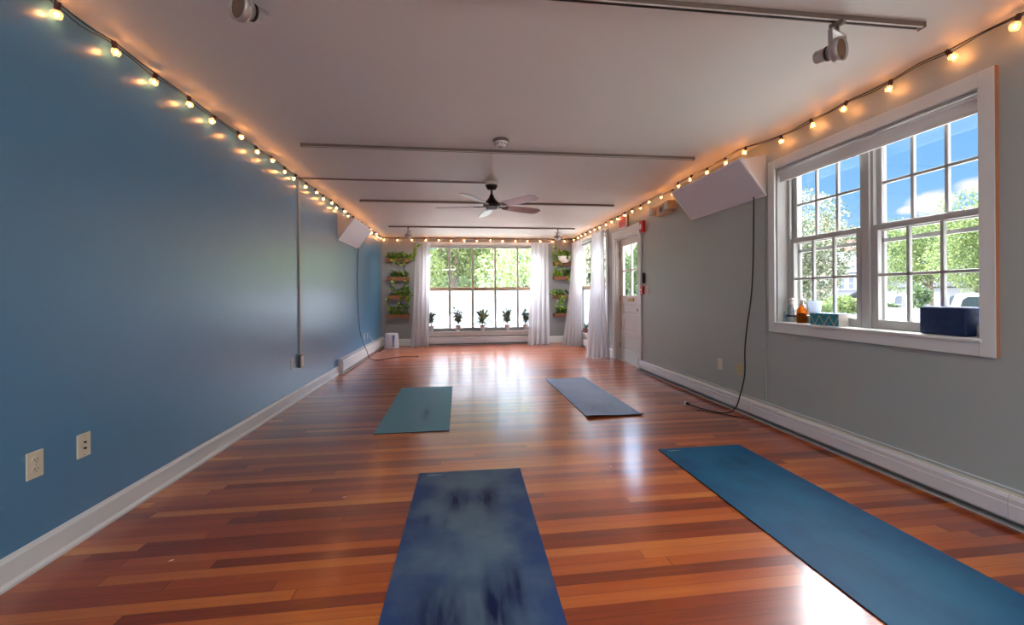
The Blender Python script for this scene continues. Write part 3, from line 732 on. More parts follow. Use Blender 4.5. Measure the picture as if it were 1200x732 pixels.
# ------------------------------------------------------------------ items on the window sill
ZS = .8845
am = thing('amber_spray_bottle', 'amber glass bottle half full on the window sill, left of tissue box', 'bottle', (2.705, 3.012, ZS))
def amat():
    m = bpy.data.materials.new('amber glass'); t, N, L = nt(m)
    b = N['Principled BSDF']; b.inputs['Base Color'].default_value = rgb(214, 120, 16); b.inputs['Roughness'].default_value = .08
    b.inputs['Transmission Weight'].default_value = .0; b.inputs['Coat Weight'].default_value = 1
    tp = N.new('ShaderNodeBsdfTransparent'); tp.inputs[0].default_value = rgb(240, 168, 60)
    mx = N.new('ShaderNodeMixShader'); mx.inputs[0].default_value = .8
    L.new(b.outputs[0], mx.inputs[1]); L.new(tp.outputs[0], mx.inputs[2]); L.new(mx.outputs[0], N['Material Output'].inputs[0]); return m
M_['amber'] = amat(); M_['liquid'] = mat('dark brown liquid', (84, 26, 14), .3)
bp_ = [(0, 0), (.033, 0), (.036, .004), (.036, .095), (.033, .108), (.022, .122), (.013, .130), (.012, .142)]
MB().lathe(bp_, 28).build('bottle_body', 'amber', am)
MB().lathe([(0, .003), (.034, .003), (.0345, .08), (0, .081)], 24).build('liquid', 'liquid', am)
def sprayer(o, z):
    MB().lathe([(0, z), (.015, z), (.015, z+.018), (.009, z+.022), (.009, z+.034), (0, z+.034)], 20).build('collar', 'bowl', o)
    MB().prism([(-.034, z+.044), (-.030, z+.034), (.02, z+.030), (.028, z+.036), (.024, z+.052), (-.010, z+.056)], 'y', -.009, .009).build('spray_head', 'bowl', o)
    MB().tube([(-.016, 0, z+.034), (-.026, 0, z+.018), (-.022, 0, z+.002)], .0035).build('trigger', 'bowl', o)
sprayer(am, .142); am.rotation_euler.z = R(60)
cl = thing('clear_spray_bottle', 'clear spray bottle with white trigger at the left end of the window sill', 'bottle', (2.725, 3.135, ZS), R(70))
MB().lathe([(0, 0), (.036, 0), (.040, .004), (.040, .10), (.036, .116), (.016, .134), (.013, .145)], 28).build('bottle_body', 'bottleglass', cl)
MB().cyl((0, 0, .01), (0, 0, .14), .0025, n=8).build('dip_tube', 'white', cl)
MB().lathe([(.0405, .045), (.0407, .045), (.0407, .058), (.0405, .058)], 28).build('band', 'slot', cl)
sprayer(cl, .144)
tb = thing('plastic_tub', 'milky plastic tub with a thin upright stick behind the amber bottle', 'tub', (2.715, 2.895, ZS))
MB().lathe([(0, .004), (.030, .004), (.046, .17), (.050, .172), (.050, .178), (.044, .178), (.030, .010), (0, .010)], 28).build('tub_body', 'tub', tb)
MB().cyl((0, .018, .01), (.012, .03, .27), .003, n=8).build('stick', 'cablegrey', tb)
tb.location = (2.735, 2.922, ZS)
gf = thing('glass_figurine', 'small clear glass ornament in the left corner of the window sill', 'ornament', (2.695, 3.168, ZS))
MB().lathe([(0, 0), (.014, 0), (.016, .01), (.010, .02), (.016, .045), (.014, .07), (.007, .085), (0, .09)], 16).build('glass_body', 'bottleglass', gf)
MB().lathe([(0, .02), (.006, .03), (.008, .05), (.004, .065), (0, .07)], 12).build('core', 'bluegrey', gf)
tag(gf, 'small clear glass ornament in the left corner of the window sill', 'ornament')
# tissue box
def tissue_mat():
    m = bpy.data.materials.new('teal zigzag print'); t, N, L = nt(m); b = N['Principled BSDF']
    M = lambda *a: math_node(N, L, *a)
    tc = N.new('ShaderNodeTexCoord'); sp = N.new('ShaderNodeSeparateXYZ'); L.new(tc.outputs['Object'], sp.inputs[0])
    tri = M('ABSOLUTE', M('SUBTRACT', M('FRACT', M('MULTIPLY', sp.outputs[1], 13)), .5))
    v_ = M('FRACT', M('ADD', M('MULTIPLY', sp.outputs[2], 13), M('MULTIPLY', tri, 1.8)))
    r = N.new('ShaderNodeValToRGB'); r.color_ramp.interpolation = 'CONSTANT'
    r.color_ramp.elements[0].color = rgb(24, 128, 138); r.color_ramp.elements[1].position = .86; r.color_ramp.elements[1].color = rgb(214, 172, 140)
    for p_, c_ in ((.30, (60, 158, 160)), (.42, (24, 110, 122)), (.62, (46, 120, 176)), (.70, (24, 128, 138))):
        e = r.color_ramp.elements.new(p_); e.color = rgb(*c_)
    L.new(v_, r.inputs[0]); L.new(r.outputs[0], b.inputs['Base Color']); b.inputs['Roughness'].default_value = .6
    return m
M_['zigzag'] = tissue_mat(); M_['bluetop'] = mat('pale blue card', (120, 176, 220), .5)
ti = thing('tissue_box', 'flat tissue box with a teal zigzag print on the window sill', 'tissue box', (2.705, 2.752, ZS), R(3))
MB().box(-.055, .055, -.112, .115, 0, .088, .002).build('box_body', 'trimd', ti)
MB().box(-.0565, -.055, -.112, .115, .001, .087).build('printed_front', 'zigzag', ti)
MB().box(-.055, .055, -.112, .115, .088, .0895).build('printed_top', 'bluetop', ti)
MB().lathe([(0, .0898), (.03, .0898)], 20, None, .6, 1.4).build('opening', 'slot', ti)
# foam block
fb = thing('foam_block', 'large dark navy foam yoga block at the right end of the window sill', 'yoga block', (2.725, 2.012, ZS), R(2))
MB().box(-.062, .062, -.112, .112, 0, .158, .014, seg=4).build('block_body', 'foam', fb)
text('aucal', .055, .0012, 'embossed_mark', 'foammark', fb, (-.0625, .0, .075), (math.pi/2, 0, -math.pi/2))

# ------------------------------------------------------------------ yoga mats
def yoga_mat(label, x, y, rz, w, l, m, under='slot', curl=0., logo=True, th=.005):
    o = thing('yoga_mat', label, 'yoga mat', (x, y, 0), rz, 'yoga mats')
    nx, ny = 10, 44; mb = MB(); vs = []
    r_ = random.Random(label)
    ph = r_.uniform(0, 6)
    def zz(i, j):
        v_ = j/ny*l; u_ = i/nx
        z = .0015+.0006*math.sin(u_*9+ph)*math.sin(v_*6+ph)
        if curl: z += curl*max(0, 1-v_/.09)**1.7*(.75+.25*math.sin(u_*5+1)) + curl*.35*max(0, 1-(l-v_)/.07)**1.7
        return z
    for lay in (0, th):
        for j in range(ny+1):
            for i in range(nx+1): vs.append((-w/2+w*i/nx, l*j/ny, zz(i, j)+lay))
    K = (nx+1)*(ny+1); top = []; bot = []; side = []
    for j in range(ny):
        for i in range(nx):
            a = j*(nx+1)+i; b = a+1; c = b+nx+1; d = a+nx+1
            top.append((a+K, b+K, c+K, d+K)); bot.append((a, d, c, b))
    for i in range(nx):
        side.append((i, i+1, i+1+K, i+K)); a = ny*(nx+1)+i; side.append((a, a+K, a+1+K, a+1))
    for j in range(ny):
        a = j*(nx+1); d = a+nx+1; side.append((a, a+K, d+K, d)); a += nx; d = a+nx+1; side.append((a, d, d+K, a+K))
    mb.add(vs, top, True); mb.build('top_surface', m, o, fix=False)
    m2 = MB(); m2.add(vs, bot+side, False); m2.build('underside', under, o, fix=False)
    if logo:
        g = MB(); x0 = -w/2+.055; yb_ = l-.048; zt = zz(0, ny)+th+.0002 if not curl else zz(1, ny-1)+th+.0005
        for k in range(6):
            a = x0+k*.011; hgt = (.014, .010, .010, .014, .010, .012)[k]
            g.box(a, a+.003, yb_, yb_+hgt, zt, zt+.0004); g.box(a, a+.009, yb_+(0 if k % 2 else .007), yb_+(.0025 if k % 2 else .0095), zt, zt+.0004)
        g.add([(x0+.070, yb_+.002, zt+.0004), (x0+.088, yb_+.006, zt+.0004), (x0+.070, yb_+.011, zt+.0004), (x0+.074, yb_+.006, zt+.0004)], [(0, 1, 3), (3, 1, 2)])
        g.build('printed_mark', 'logo', o, fix=False)
    return o
M_['m1'] = mat_rubber('worn navy rubber', (44, 66, 106), (88, 108, 122), [(-.075, 1.39, .062, .12, 1.15), (.09, 1.38, .055, .13, 1.2), (-.13, 1.16, .02, .06, .5), (-.22, 1.2, .015, .05, .5), (-.12, .52, .11, .19, 1.1), (.09, .60, .055, .18, 1.2), (.17, .68, .03, .12, 1.), (-.03, .25, .15, .15, .7)], (3, 20, 62))
M_['m2'] = mat_rubber('deep teal blue rubber', (6, 70, 106), (18, 88, 120), [(.08, 1.50, .14, .10, .65), (-.02, 1.25, .10, .12, .35), (.0, .9, .06, .2, .25), (-.1, .5, .12, .3, .3), (.12, .7, .06, .2, .3)], (4, 44, 74))
M_['m3'] = mat_rubber('faded teal rubber', (92, 148, 158), (104, 144, 160), [(.08, .55, .03, .22, .6)], (30, 50, 72))
M_['m4'] = mat_rubber('grey blue rubber', (122, 142, 172), (136, 152, 176), [(0, .3, .2, .2, .3)], (50, 60, 74))
yoga_mat('worn navy yoga mat with dark hand and foot prints, nearest in the centre', .022, .90, R(-.8), .64, 1.76, 'm1')
yoga_mat('bright blue yoga mat on the right, below the double window', 1.735, 1.06, R(.6), .63, 1.78, 'm2')
yoga_mat('faded teal yoga mat on the left half of the floor, farther back', -.414, 3.47, R(.4), .61, 1.68, 'm3', logo=False)
yoga_mat('grey blue yoga mat with a curled near edge, right of centre farther back', 1.395, 3.65, R(1.), .535, 1.74, 'm4', curl=.02)
# scraps
for (x, y, l_) in ((-.67, 2.41, 'tiny pale paper scrap on the floor left of the navy mat'), (.95, 2.60, 'tiny pale paper scrap on the floor between the navy and blue mats'), (-1.25, 1.93, 'tiny pale paper scrap on the floor near the left baseboard')):
    tag(MB().prism([(0, 0), (.014, .003), (.018, .010), (.006, .012)], 'z', 0, .0012).build('paper_scrap', 'scrap', None, (x, y, 0)), l_, 'paper scrap', 'paper scraps on the floor')

# ------------------------------------------------------------------ curtains
def curtain(label, top, bot, zt, nf, amp, seedv, zb=.0, bunch=0., swell=None):
    """top, bot: floor-plan start/end points of the upper and lower hem"""
    r_ = random.Random(seedv); o = thing('curtain', label, 'curtain', (top[0][0], top[0][1], 0), 0, 'white curtains')
    P0 = Vector((top[0][0], top[0][1], 0)); nu, nv = nf*9, 34; vs = []
    ph = [r_.uniform(0, 6) for _ in range(4)]
    for layer in (0, 1):
        for j in range(nv+1):
            v_ = j/nv; s = v_**1.6
            a = Vector(top[0]).lerp(Vector(bot[0]), s); b = Vector(top[1]).lerp(Vector(bot[1]), s)
            if swell: 
                k = math.sin(v_*math.pi)*swell; mid = (a+b)/2; a = a+(mid-a)*k; b = b+(mid-b)*k
            d = (b-a); nrm = Vector((-d.y, d.x)).normalized()
            for i in range(nu+1):
                u = i/nu
                w = math.sin(u*nf*2*math.pi+ph[0]+.8*math.sin(v_*2+ph[1]))+.35*math.sin(u*nf*4.3*math.pi+ph[2]+v_*2)
                A = amp*(.65+.55*v_)
                p = a+d*(u+.012*math.sin(v_*5+u*9+ph[3]))+nrm*(A*w+layer*.0025)
                z = zt+(zb+.006-zt)*v_+.006*math.sin(u*nf*2*math.pi+ph[0])*(v_ > .97)
                if j == 0: z += bunch*math.sin(u*nf*2*math.pi+1)
                vs.append((p.x-P0.x, p.y-P0.y, max(z, .003)))
    K = (nu+1)*(nv+1); fs = []
    for j in range(nv):
        for i in range(nu):
            a = j*(nu+1)+i; fs.append((a, a+1, a+nu+2, a+nu+1))
    MB().add(vs[:K], fs, True).build('fabric', 'curtain', o, fix=False)
    return o, P0
def rod(label, a, b, r=.009):
    o = thing('curtain_rod', label, 'curtain rod', a, 0, 'curtain rods')
    d = Vector(b)-Vector(a); MB().cyl((0, 0, 0), d, r).build('rod', 'white', o); MB().sphere((0, 0, 0), .016, 2).sphere(d, .016, 2).build('finial', 'white', o)
    dn = d.normalized(); nn = Vector((0, 1, 0)) if abs(dn.x) > .5 else Vector((1, 0, 0)); g = MB()
    for t_ in (.03, .97):
        p = d*t_; g.cyl(p, p+nn*(YB-a[1] if abs(dn.x) > .5 else XR-a[0]), .006)
    g.build('bracket', 'white', o); return o
o, P0 = curtain('long white curtain at the left edge of the wide far window', ((-1.02, 9.43), (-.70, 9.43)), ((-1.12, 9.22), (-.72, 9.26)), 2.31, 4, .028, 3)
o2, P2 = curtain('long white curtain at the right edge of the wide far window', ((1.60, 9.43), (2.01, 9.43)), ((1.46, 9.10), (1.96, 9.12)), 2.31, 4, .030, 4)
curtain('white curtain in the far right corner beside the corner window', ((2.53, 9.30), (2.56, 8.70)), ((2.20, 8.92), (2.57, 8.62)), 2.31, 5, .026, 5)
curtain('nearest white curtain between the corner window and the door', ((2.555, 7.88), (2.56, 7.22)), ((2.17, 7.08), (2.575, 7.00)), 2.33, 5, .026, 6, swell=.12)
rod('thin white curtain rod above the wide far window', (-1.06, 9.43, 2.315), (2.06, 9.43, 2.315))
rod('thin white curtain rod above the corner window on the right wall', (2.56, 7.16, 2.305), (2.56, 9.32, 2.305))

# ------------------------------------------------------------------ plants
def foliage(mb, c, ext, n, ln, wd, r_, up=.6):
    for _ in range(n):
        p = Vector((c[0]+r_.uniform(-1, 1)*ext[0], c[1]+r_.uniform(-1, 1)*ext[1], c[2]+r_.random()**1.3*ext[2]))
        d = Vector((r_.gauss(0, .8), r_.gauss(-.35, .6), r_.gauss(up, .5)))
        mb.leaf(p, d, (r_.gauss(0, .4), r_.gauss(0, .4), 1), ln*r_.uniform(.7, 1.25), wd*r_.uniform(.7, 1.2), .2, .25)
def vine(mb, sm, pts, n, ln, wd, r_):
    P = [Vector(p) for p in pts]; sm.tube(P, .0022, 5, 4)
    for k in range(n):
        t = (k+.5)/n*(len(P)-1); i = int(t); p = P[i].lerp(P[min(i+1, len(P)-1)], t-i)
        d = Vector((r_.gauss(0, 1), r_.gauss(-.5, .4), r_.gauss(-.4, .5)))
        mb.leaf(p, d, (0, -1, .5), ln*r_.uniform(.7, 1.2), wd*r_.uniform(.8, 1.2), .15, .1)
def planter(label, x, z, w, seedv, lm='vineleaf', n=60, ht=.10, vines=(), offs=(-.2, .2), h=.085, dep=.13):
    r_ = random.Random(seedv)
    o = thing('wall_planter', label, 'planter', (x, YB-dep, z), 0, 'wooden wall planters')
    b = MB(); t = .014
    b.box(0, w, 0, t, 0, h, .002).box(0, w, dep-t, dep, 0, h, .002).box(0, t, t, dep-t, 0, h, .002).box(w-t, w, t, dep-t, 0, h, .002).box(t, w-t, t, dep-t, 0, t)
    b.build('planter_box', 'cedar', o)
    MB().box(t, w-t, t, dep-t, t, h-.012).build('soil', 'soil', o)
    for (c0, c1, nn, hh, lm_) in offs:
        f = MB(); foliage(f, ((c0+c1)/2*w, dep*.45, h-.02), ((c1-c0)/2*w, dep*.45, hh), int(nn*1.35), .074, .050, r_); f.build('foliage', lm_, o, fix=False)
    if vines:
        f = MB(); s_ = MB()
        for pts, nn in vines: vine(f, s_, pts, nn, .06, .046, r_)
        f.build('trailing_leaves', lm, o, fix=False); s_.build('vine_stem', 'stem', o)
    return o
LP = [('top', 1.865), ('second', 1.455), ('third', 1.045), ('lowest', .625)]
planter('wooden planter with bushy pothos on the left plant wall, topmost of four', -1.655, 1.865, .50, 11,
        offs=((.03, .97, 95, .13, 'vineleaf'), (.1, .9, 16, .10, 'darkleaf')),
        vines=([[(.14, -.01, .08), (.15, -.04, .03), (.17, -.03, -.03)], 6], [[(.30, -.01, .08), (.31, -.04, .0), (.30, -.03, -.08)], 8], [[(.38, -.01, .09), (.40, -.04, .01), (.41, -.03, -.04)], 7],
               [[(.48, .05, .10), (.54, .06, .13), (.58, .02, .22), (.63, -.02, .30), (.70, -.05, .36), (.77, -.05, .39)], 20], [[(.5, .03, .08), (.56, .05, .09), (.62, .04, .15), (.64, .0, .24)], 12]))
planter('wooden planter on the left plant wall, second from the top', -1.645, 1.455, .49, 12,
        offs=((.12, .9, 55, .11, 'darkleaf'), (.2, .8, 26, .15, 'vineleaf')),
        vines=([[(.12, -.01, .08), (.13, -.03, .0), (.14, -.02, -.12), (.13, -.02, -.2)], 9], [[(.40, -.01, .08), (.42, -.03, 0), (.42, -.02, -.10), (.41, -.02, -.25)], 12]))
planter('wooden planter with a long trailing vine on the left plant wall, third from the top', -1.63, 1.045, .48, 13,
        offs=((.28, 1., 60, .16, 'vineleaf'), (.05, .4, 10, .08, 'greyleaf'), (.7, 1., 20, .22, 'vineleaf')),
        vines=([[(.01, .0, .07), (0, -.02, 0), (.01, -.02, -.1), (.02, -.02, -.18)], 9], [[(.34, -.01, .08), (.30, -.04, 0), (.27, -.03, -.12), (.26, -.03, -.24)], 16], [[(.42, -.01, .08), (.44, -.04, 0), (.45, -.03, -.06)], 10], [[(.46, .03, .09), (.52, .03, .10), (.56, .02, .09)], 4]))
planter('wooden planter on the left plant wall, lowest of four', -1.64, .625, .48, 14,
        offs=((.05, .55, 38, .16, 'vineleaf'), (.5, .95, 40, .22, 'darkleaf'), (.1, .9, 20, .1, 'vineleaf')))
planter('small wooden planter behind the white bowl, topmost of the right plant wall', 2.13, 1.80, .48, 15,
        offs=((.0, .5, 30, .12, 'vineleaf'),),
        vines=([[(.05, .0, .10), (.0, -.02, .18), (-.02, -.03, .30), (.02, -.03, .42), (.0, -.04, .5)], 22], [[(.10, .0, .10), (.08, -.02, .2), (.10, -.03, .34)], 12], [[(.15, 0, .07), (.19, -.03, 0), (.20, -.03, -.12), (.18, -.02, -.2)], 10], [[(.05, 0, .08), (.03, -.03, 0), (.04, -.03, -.05)], 6]))
planter('wooden planter with lime green plant on the right plant wall, second from the top', 2.125, 1.465, .52, 16,
        offs=((.02, .42, 46, .15, 'limeleaf'), (.5, 1., 50, .16, 'darkleaf'), (.6, 1., 24, .05, 'vineleaf')),
        vines=([[(.34, -.01, .07), (.36, -.04, .0), (.36, -.03, -.07)], 9], [[(.44, -.01, .07), (.45, -.04, .0), (.46, -.03, -.1)], 9]))
planter('wooden planter with trailing vine on the right plant wall, third from the top', 2.12, 1.035, .50, 17,
        offs=((.0, .5, 55, .12, 'vineleaf'), (.6, 1., 16, .07, 'darkleaf')),
        vines=([[(.05, 0, .08), (.0, -.01, .14), (-.03, -.02, .2), (-.1, -.02, .12)], 12], [[(.17, -.01, .07), (.18, -.04, .0), (.17, -.03, -.15), (.15, -.03, -.27)], 18], [[(.23, -.01, .07), (.24, -.04, .0), (.22, -.03, -.12), (.2, -.03, -.22)], 14], [[(.1, -.01, .07), (.1, -.04, .0), (.07, -.03, -.1), (.05, -.03, -.2)], 8]))
planter('wooden planter on the right plant wall, lowest of four', 2.12, .605, .48, 18,
        offs=((.05, .95, 70, .17, 'vineleaf'), (.3, .9, 24, .12, 'darkleaf')))
bw = thing('hanging_bowl', 'white ceramic bowl planter with pothos on the right plant wall', 'planter', (2.37, 9.34, 1.855))
MB().lathe([(0, .0), (.06, .0), (.11, .03), (.15, .09), (.165, .15), (.155, .152), (.14, .09), (.10, .04), (0, .02)], 32, None, 1, .72).build('bowl', 'bowl', bw)
MB().lathe([(0, .135), (.15, .135)], 24, None, 1, .7).build('soil', 'soil', bw)
r_ = random.Random(33); f = MB(); foliage(f, (0, 0, .14), (.15, .08, .11), 70, .07, .05, r_)
s_ = MB(); vine(f, s_, [(.12, -.06, .16), (.16, -.10, .10), (.17, -.10, .0), (.15, -.09, -.06)], 16, .06, .05, r_); vine(f, s_, [(.02, -.08, .16), (.04, -.12, .12), (.06, -.12, .08)], 8, .06, .05, r_)
f.build('foliage', 'vineleaf', bw, fix=False); s_.build('vine_stem', 'stem', bw)
MB().tube([(-.15, 0, .15), (-.1, .05, .3), (0, .185, .46)], .0018, 5, 4).tube([(.15, 0, .15), (.1, .05, .3), (0, .185, .46)], .0018, 5, 4).cyl((0, .20, .46), (0, .175, .46), .006).build('hanger_cord', 'trimd', bw)

def pot_plant(label, x, y, z, kind, seedv, hgt=.36, wd=.2, pm='pot', g='white potted plants on the far sill', ps=1., cat='potted plant'):
    r_ = random.Random(seedv); o = thing('potted_plant', label, cat, (x, y, z), 0, g)
    a = ps
    MB().lathe([(0, 0), (.040*a, 0), (.044*a, .004), (.060*a, .118*a), (.066*a, .12*a), (.066*a, .135*a), (.058*a, .135*a), (.052*a, .10*a), (0, .10*a)], 24).build('pot', pm, o)
    MB().lathe([(0, .118*a), (.055*a, .118*a)], 20).build('soil', 'soil', o)
    f = MB(); s_ = MB(); z0 = .115*a
    if kind == 'spider':
        for k in range(46):
            an = r_.uniform(0, 6.283); el = r_.uniform(.1, 1.3); L0 = hgt*r_.uniform(.7, 1.); base = Vector((0, 0, z0+.10*hgt+r_.random()*.3*hgt))
            d = Vector((math.cos(an)*math.cos(el), math.sin(an)*math.cos(el), math.sin(el))); sd = Vector((-math.sin(an), math.cos(an), 0)); wv = .030
            pts = [base+d*L0*t-Vector((0, 0, 1))*(t*t*L0*.32*math.cos(el)) for t in (0, .3, .6, .85, 1)]
            vs = []
            for q, ww in zip(pts, (.6, 1, 1, .6, .05)): vs += [(q+sd*wv*ww)[:], (q-sd*wv*ww)[:]]
            f.add(vs, [(2*i, 2*i+1, 2*i+3, 2*i+2) for i in range(4)], True)
        s_.cyl((0, 0, z0-.01), (0, 0, z0+.35*hgt), .008, .005)
    elif kind == 'aloe':
        for k in range(16):
            an = r_.uniform(0, 6.283); el = r_.uniform(.8, 1.45); L0 = hgt*r_.uniform(.6, 1.)
            d = Vector((math.cos(an)*math.cos(el), math.sin(an)*math.cos(el), math.sin(el)))
            f.cyl(Vector((0, 0, z0)), Vector((0, 0, z0))+d*L0, .009, .001, 6)
        s_.cyl((0, 0, z0-.01), (0, 0, z0+.02), .008)
    else:
        for k in range(7):
            an = k*.9; b_ = Vector((math.cos(an)*wd*.5*r_.uniform(.3, 1), math.sin(an)*wd*.25*r_.uniform(.3, 1), hgt*r_.uniform(.55, .85)))
            s_.tube([(0, 0, z0-.01), (b_.x*.3, b_.y*.3, z0+b_.z*.4), (b_.x, b_.y, z0+b_.z)], .003, 5, 4)
            for q in range(34):
                t = r_.uniform(.25, 1.05); p = Vector((b_.x*t, b_.y*t, z0+b_.z*t))
                dd = Vector((r_.gauss(0, 1), r_.gauss(0, .6), r_.gauss(.5, .5))); f.leaf(p, dd, (0, 0, 1), wd*.42*r_.uniform(.7, 1.2), .034, .2, .25)
    f.build('foliage', 'greyleaf' if kind in ('spider', 'bush') else 'darkleaf', o, fix=False); s_.build('stem', 'stem', o)
    return o
ys = YB+.025; zs = W3[2]
pot_plant('slim leafy plant in a white pot, leftmost on the far sill beside the curtain', -.69, ys, zs, 'bush', 41, .46, .20)
pot_plant('leafy plant in a white pot, second from left on the far sill', -.085, ys, zs, 'bush', 42, .46, .24)
pot_plant('spiky long-leaved plant in a white pot in the middle of the far sill', .47, ys, zs, 'spider', 43, .42, .4)
pot_plant('leafy plant in a white pot, second from right on the far sill', 1.04, ys, zs, 'bush', 44, .40, .27)
pot_plant('leafy plant in a white pot, rightmost on the far sill beside the curtain', 1.475, ys, zs, 'bush', 45, .40, .25)
for i, (yy, l_) in enumerate(((8.62, 'aloe in a red pot on the corner window sill, beside the far curtain'), (8.38, 'middle red-potted aloe on the corner window sill'), (8.18, 'aloe in a red pot on the corner window sill, beside the nearest curtain'))):
    pot_plant(l_, XR+.0, yy, W2[2], 'aloe', 50+i, .19, .12, 'potred', 'red potted aloes on the corner sill', .62)
# small plant standing on the rail of the corner window
pot_plant('dark leafy plant on the rail halfway up the corner window', XR+.085, 8.42, 1.305, 'bush', 60, .26, .2, 'pot', 'plants on the window rail', .22)
for i, (yy, l_) in enumerate(((6.60, 'white pot plant outside the door glass, left of its mullion'), (6.27, 'white pot plant outside the door glass, right of its mullion'))):
    pot_plant(l_, XR+.42, yy+.08, 1.02, 'bush', 70+i, .16, .18, 'pot', 'white pots outside the door', 1.35)
lg = MB().box(0, .22, 0, 1.3, .97, 1.02, .004)
for yy in (.03, 1.21): lg.box(.04, .12, yy, yy+.06, -.85, .97)
tag(lg.build('porch_railing', 'trim', None, (XR+.31, 5.75, 0)), 'white porch railing ledge just outside the door', 'railing')

# ------------------------------------------------------------------ bin in the corner
bn = thing('air_purifier', 'white cylindrical air purifier with a dark slot in the far left corner', 'air purifier', (-1.49, 9.09, 0))
MB().lathe([(0, .0), (.15, .0), (.158, .01), (.152, .10), (.142, .25), (.134, .31), (.125, .322), (.115, .315), (.105, .30), (0, .295)], 36, None, 1, .85).build('body', 'bin', bn)
MB().prism([(.04, .045), (.066, .045), (.066, .12), (.088, .29), (.03, .29)], 'y', -.140, -.112, ).build('side_slot', 'bluegrey', bn)
MB().lathe([(.0, .298), (.10, .298), (.104, .303)], 30, None, 1, .85).build('top_grille', 'bluegrey', bn)
MB().lathe([(0, -.0), (.14, 0), (.14, .006)], 30, None, 1, .85).build('foot_ring', 'slot', bn)

# ------------------------------------------------------------------ outdoors
gz = lambda x, y: -.72-max(0, (math.hypot(x, y)-21))*.038
g = MB(); nx = 40; vs = []; fs = []
for j in range(nx+1):
    for i in range(nx+1):
        x = -60+180*i/nx; y = -60+180*j/nx
        vs.append((x, y, gz(x, y)))
for j in range(nx):
    for i in range(nx): a = j*(nx+1)+i; fs.append((a, a+1, a+nx+2, a+nx+1))
g.add(vs, fs, True); og = g.build('ground', 'concrete', None, fix=False); og['kind'] = 'structure'
def tree(label, x, y, zc, rx, rz_, n, ls, m, seedv, base=None, g='trees outside the windows', blobs=9, name='tree', cat='tree'):
    r_ = random.Random(seedv); gb = gz(x, y) if base is None else base
    o = thing(name, label, cat, (x, y, gb), 0, g); zc -= gb
    cr = MB(); bl = []
    for k in range(blobs):
        a = r_.uniform(0, 6.283); rr = r_.random()**.5*.62; zz = r_.uniform(-.62, .66); q = math.sqrt(max(.1, 1-zz*zz))
        bl.append((Vector((math.cos(a)*rr*rx*q, math.sin(a)*rr*rx*q, zc+zz*rz_)), r_.uniform(.34, .5)*min(rx, rz_)*1.05))
    bl.append((Vector((0, 0, zc)), .7*min(rx, rz_)))
    for c, r in bl:
        for _ in range(n//len(bl)):
            d = Vector((r_.gauss(0, 1), r_.gauss(0, 1), r_.gauss(0, 1))).normalized(); p = c+d*r*r_.uniform(.72, 1.08)
            dd = (d+Vector((r_.gauss(0, .6), r_.gauss(0, .6), r_.gauss(-.2, .6)))).normalized(); s_ = ls*r_.uniform(.6, 1.3)
            sd = dd.cross(Vector((r_.gauss(0, 1), r_.gauss(0, 1), r_.gauss(0, 1)))).normalized()
            cr.add([p[:], (p+dd*s_*.5+sd*s_*.35)[:], (p+dd*s_)[:], (p+dd*s_*.5-sd*s_*.35)[:]], [(0, 1, 2, 3)])
    cr.build('crown', m, o, fix=False)
    t = MB(); t.tube([(0, 0, -.1), (.05*rx, 0, zc*.5), (0, .04*rx, zc)], max(.05, .045*rx), 8, 4, .4)
    for c, r in bl[:5]: t.tube([(0, 0, zc*.55), ((c.x)*.5, c.y*.5, (zc*.55+c.z)*.5+.1), c[:]], .02*rx, 6, 3, .4)
    t.build('trunk', 'bark', o)
    return o
def dirp(px, k):
    u = (px-600)/485; s, c = math.sin(.121), math.cos(.121); return (k*(c*u+s), k*(c-s*u))
def tz(px, py, k): return 1.127-(py-345.15+.007*(px-600))*k/485
# through the double window
p = dirp(945, 20); tree('flowering white blossom tree outside the left sash of the double window', *p, tz(945, 292, 20), 2.3, 2.6, 20000, .11, 'blossom', 101, blobs=16)
p = dirp(988, 74); tree('broad green tree behind the white house', *p, tz(988, 292, 74), 8, 5.2, 3200, .8, 'treedark', 102)
p = dirp(950, 92); tree('green tree behind the left end of the white house', *p, tz(950, 300, 92), 6.5, 6, 2600, .8, 'treeleaf', 103)
p = dirp(1050, 60); tree('leafy tree behind the white chapel, left side', *p, tz(1050, 300, 60), 5.0, 4.8, 10000, .32, 'treedark', 104, blobs=14)
p = dirp(1090, 44); tree('big light green tree right of the orange brown pole', *p, tz(1088, 303, 44), 4.1, 4.2, 16000, .22, 'treeleaf', 105, blobs=16)
p = dirp(1142, 32); tree('tall light green tree at the right edge of the double window', *p, tz(1142, 290, 32), 3.7, 4.8, 18000, .17, 'treeleaf', 106, blobs=16)
p = dirp(1078, 30); tree('young small tree in front of the white chapel', *p, tz(1078, 347, 30), .75, .95, 900, .2, 'treedark', 107)
p = dirp(985, 34); tree('rounded green bush below the white house', *p, tz(985, 361, 34), 2.0, 1.15, 2400, .2, 'treeleaf', 108, name='bush', cat='bush', g='bushes outside the windows')
p = dirp(966, 31); tree('low green bush behind the amber bottle', *p, tz(966, 362, 31), .9, .8, 1200, .2, 'treeleaf', 109, name='bush', cat='bush', g='bushes outside the windows')
p = dirp(1042, 36); tree('low dark bush below the chapel windows', *p, tz(1042, 362, 36), .9, .45, 700, .2, 'treedark', 110, name='bush', cat='bush', g='bushes outside the windows')
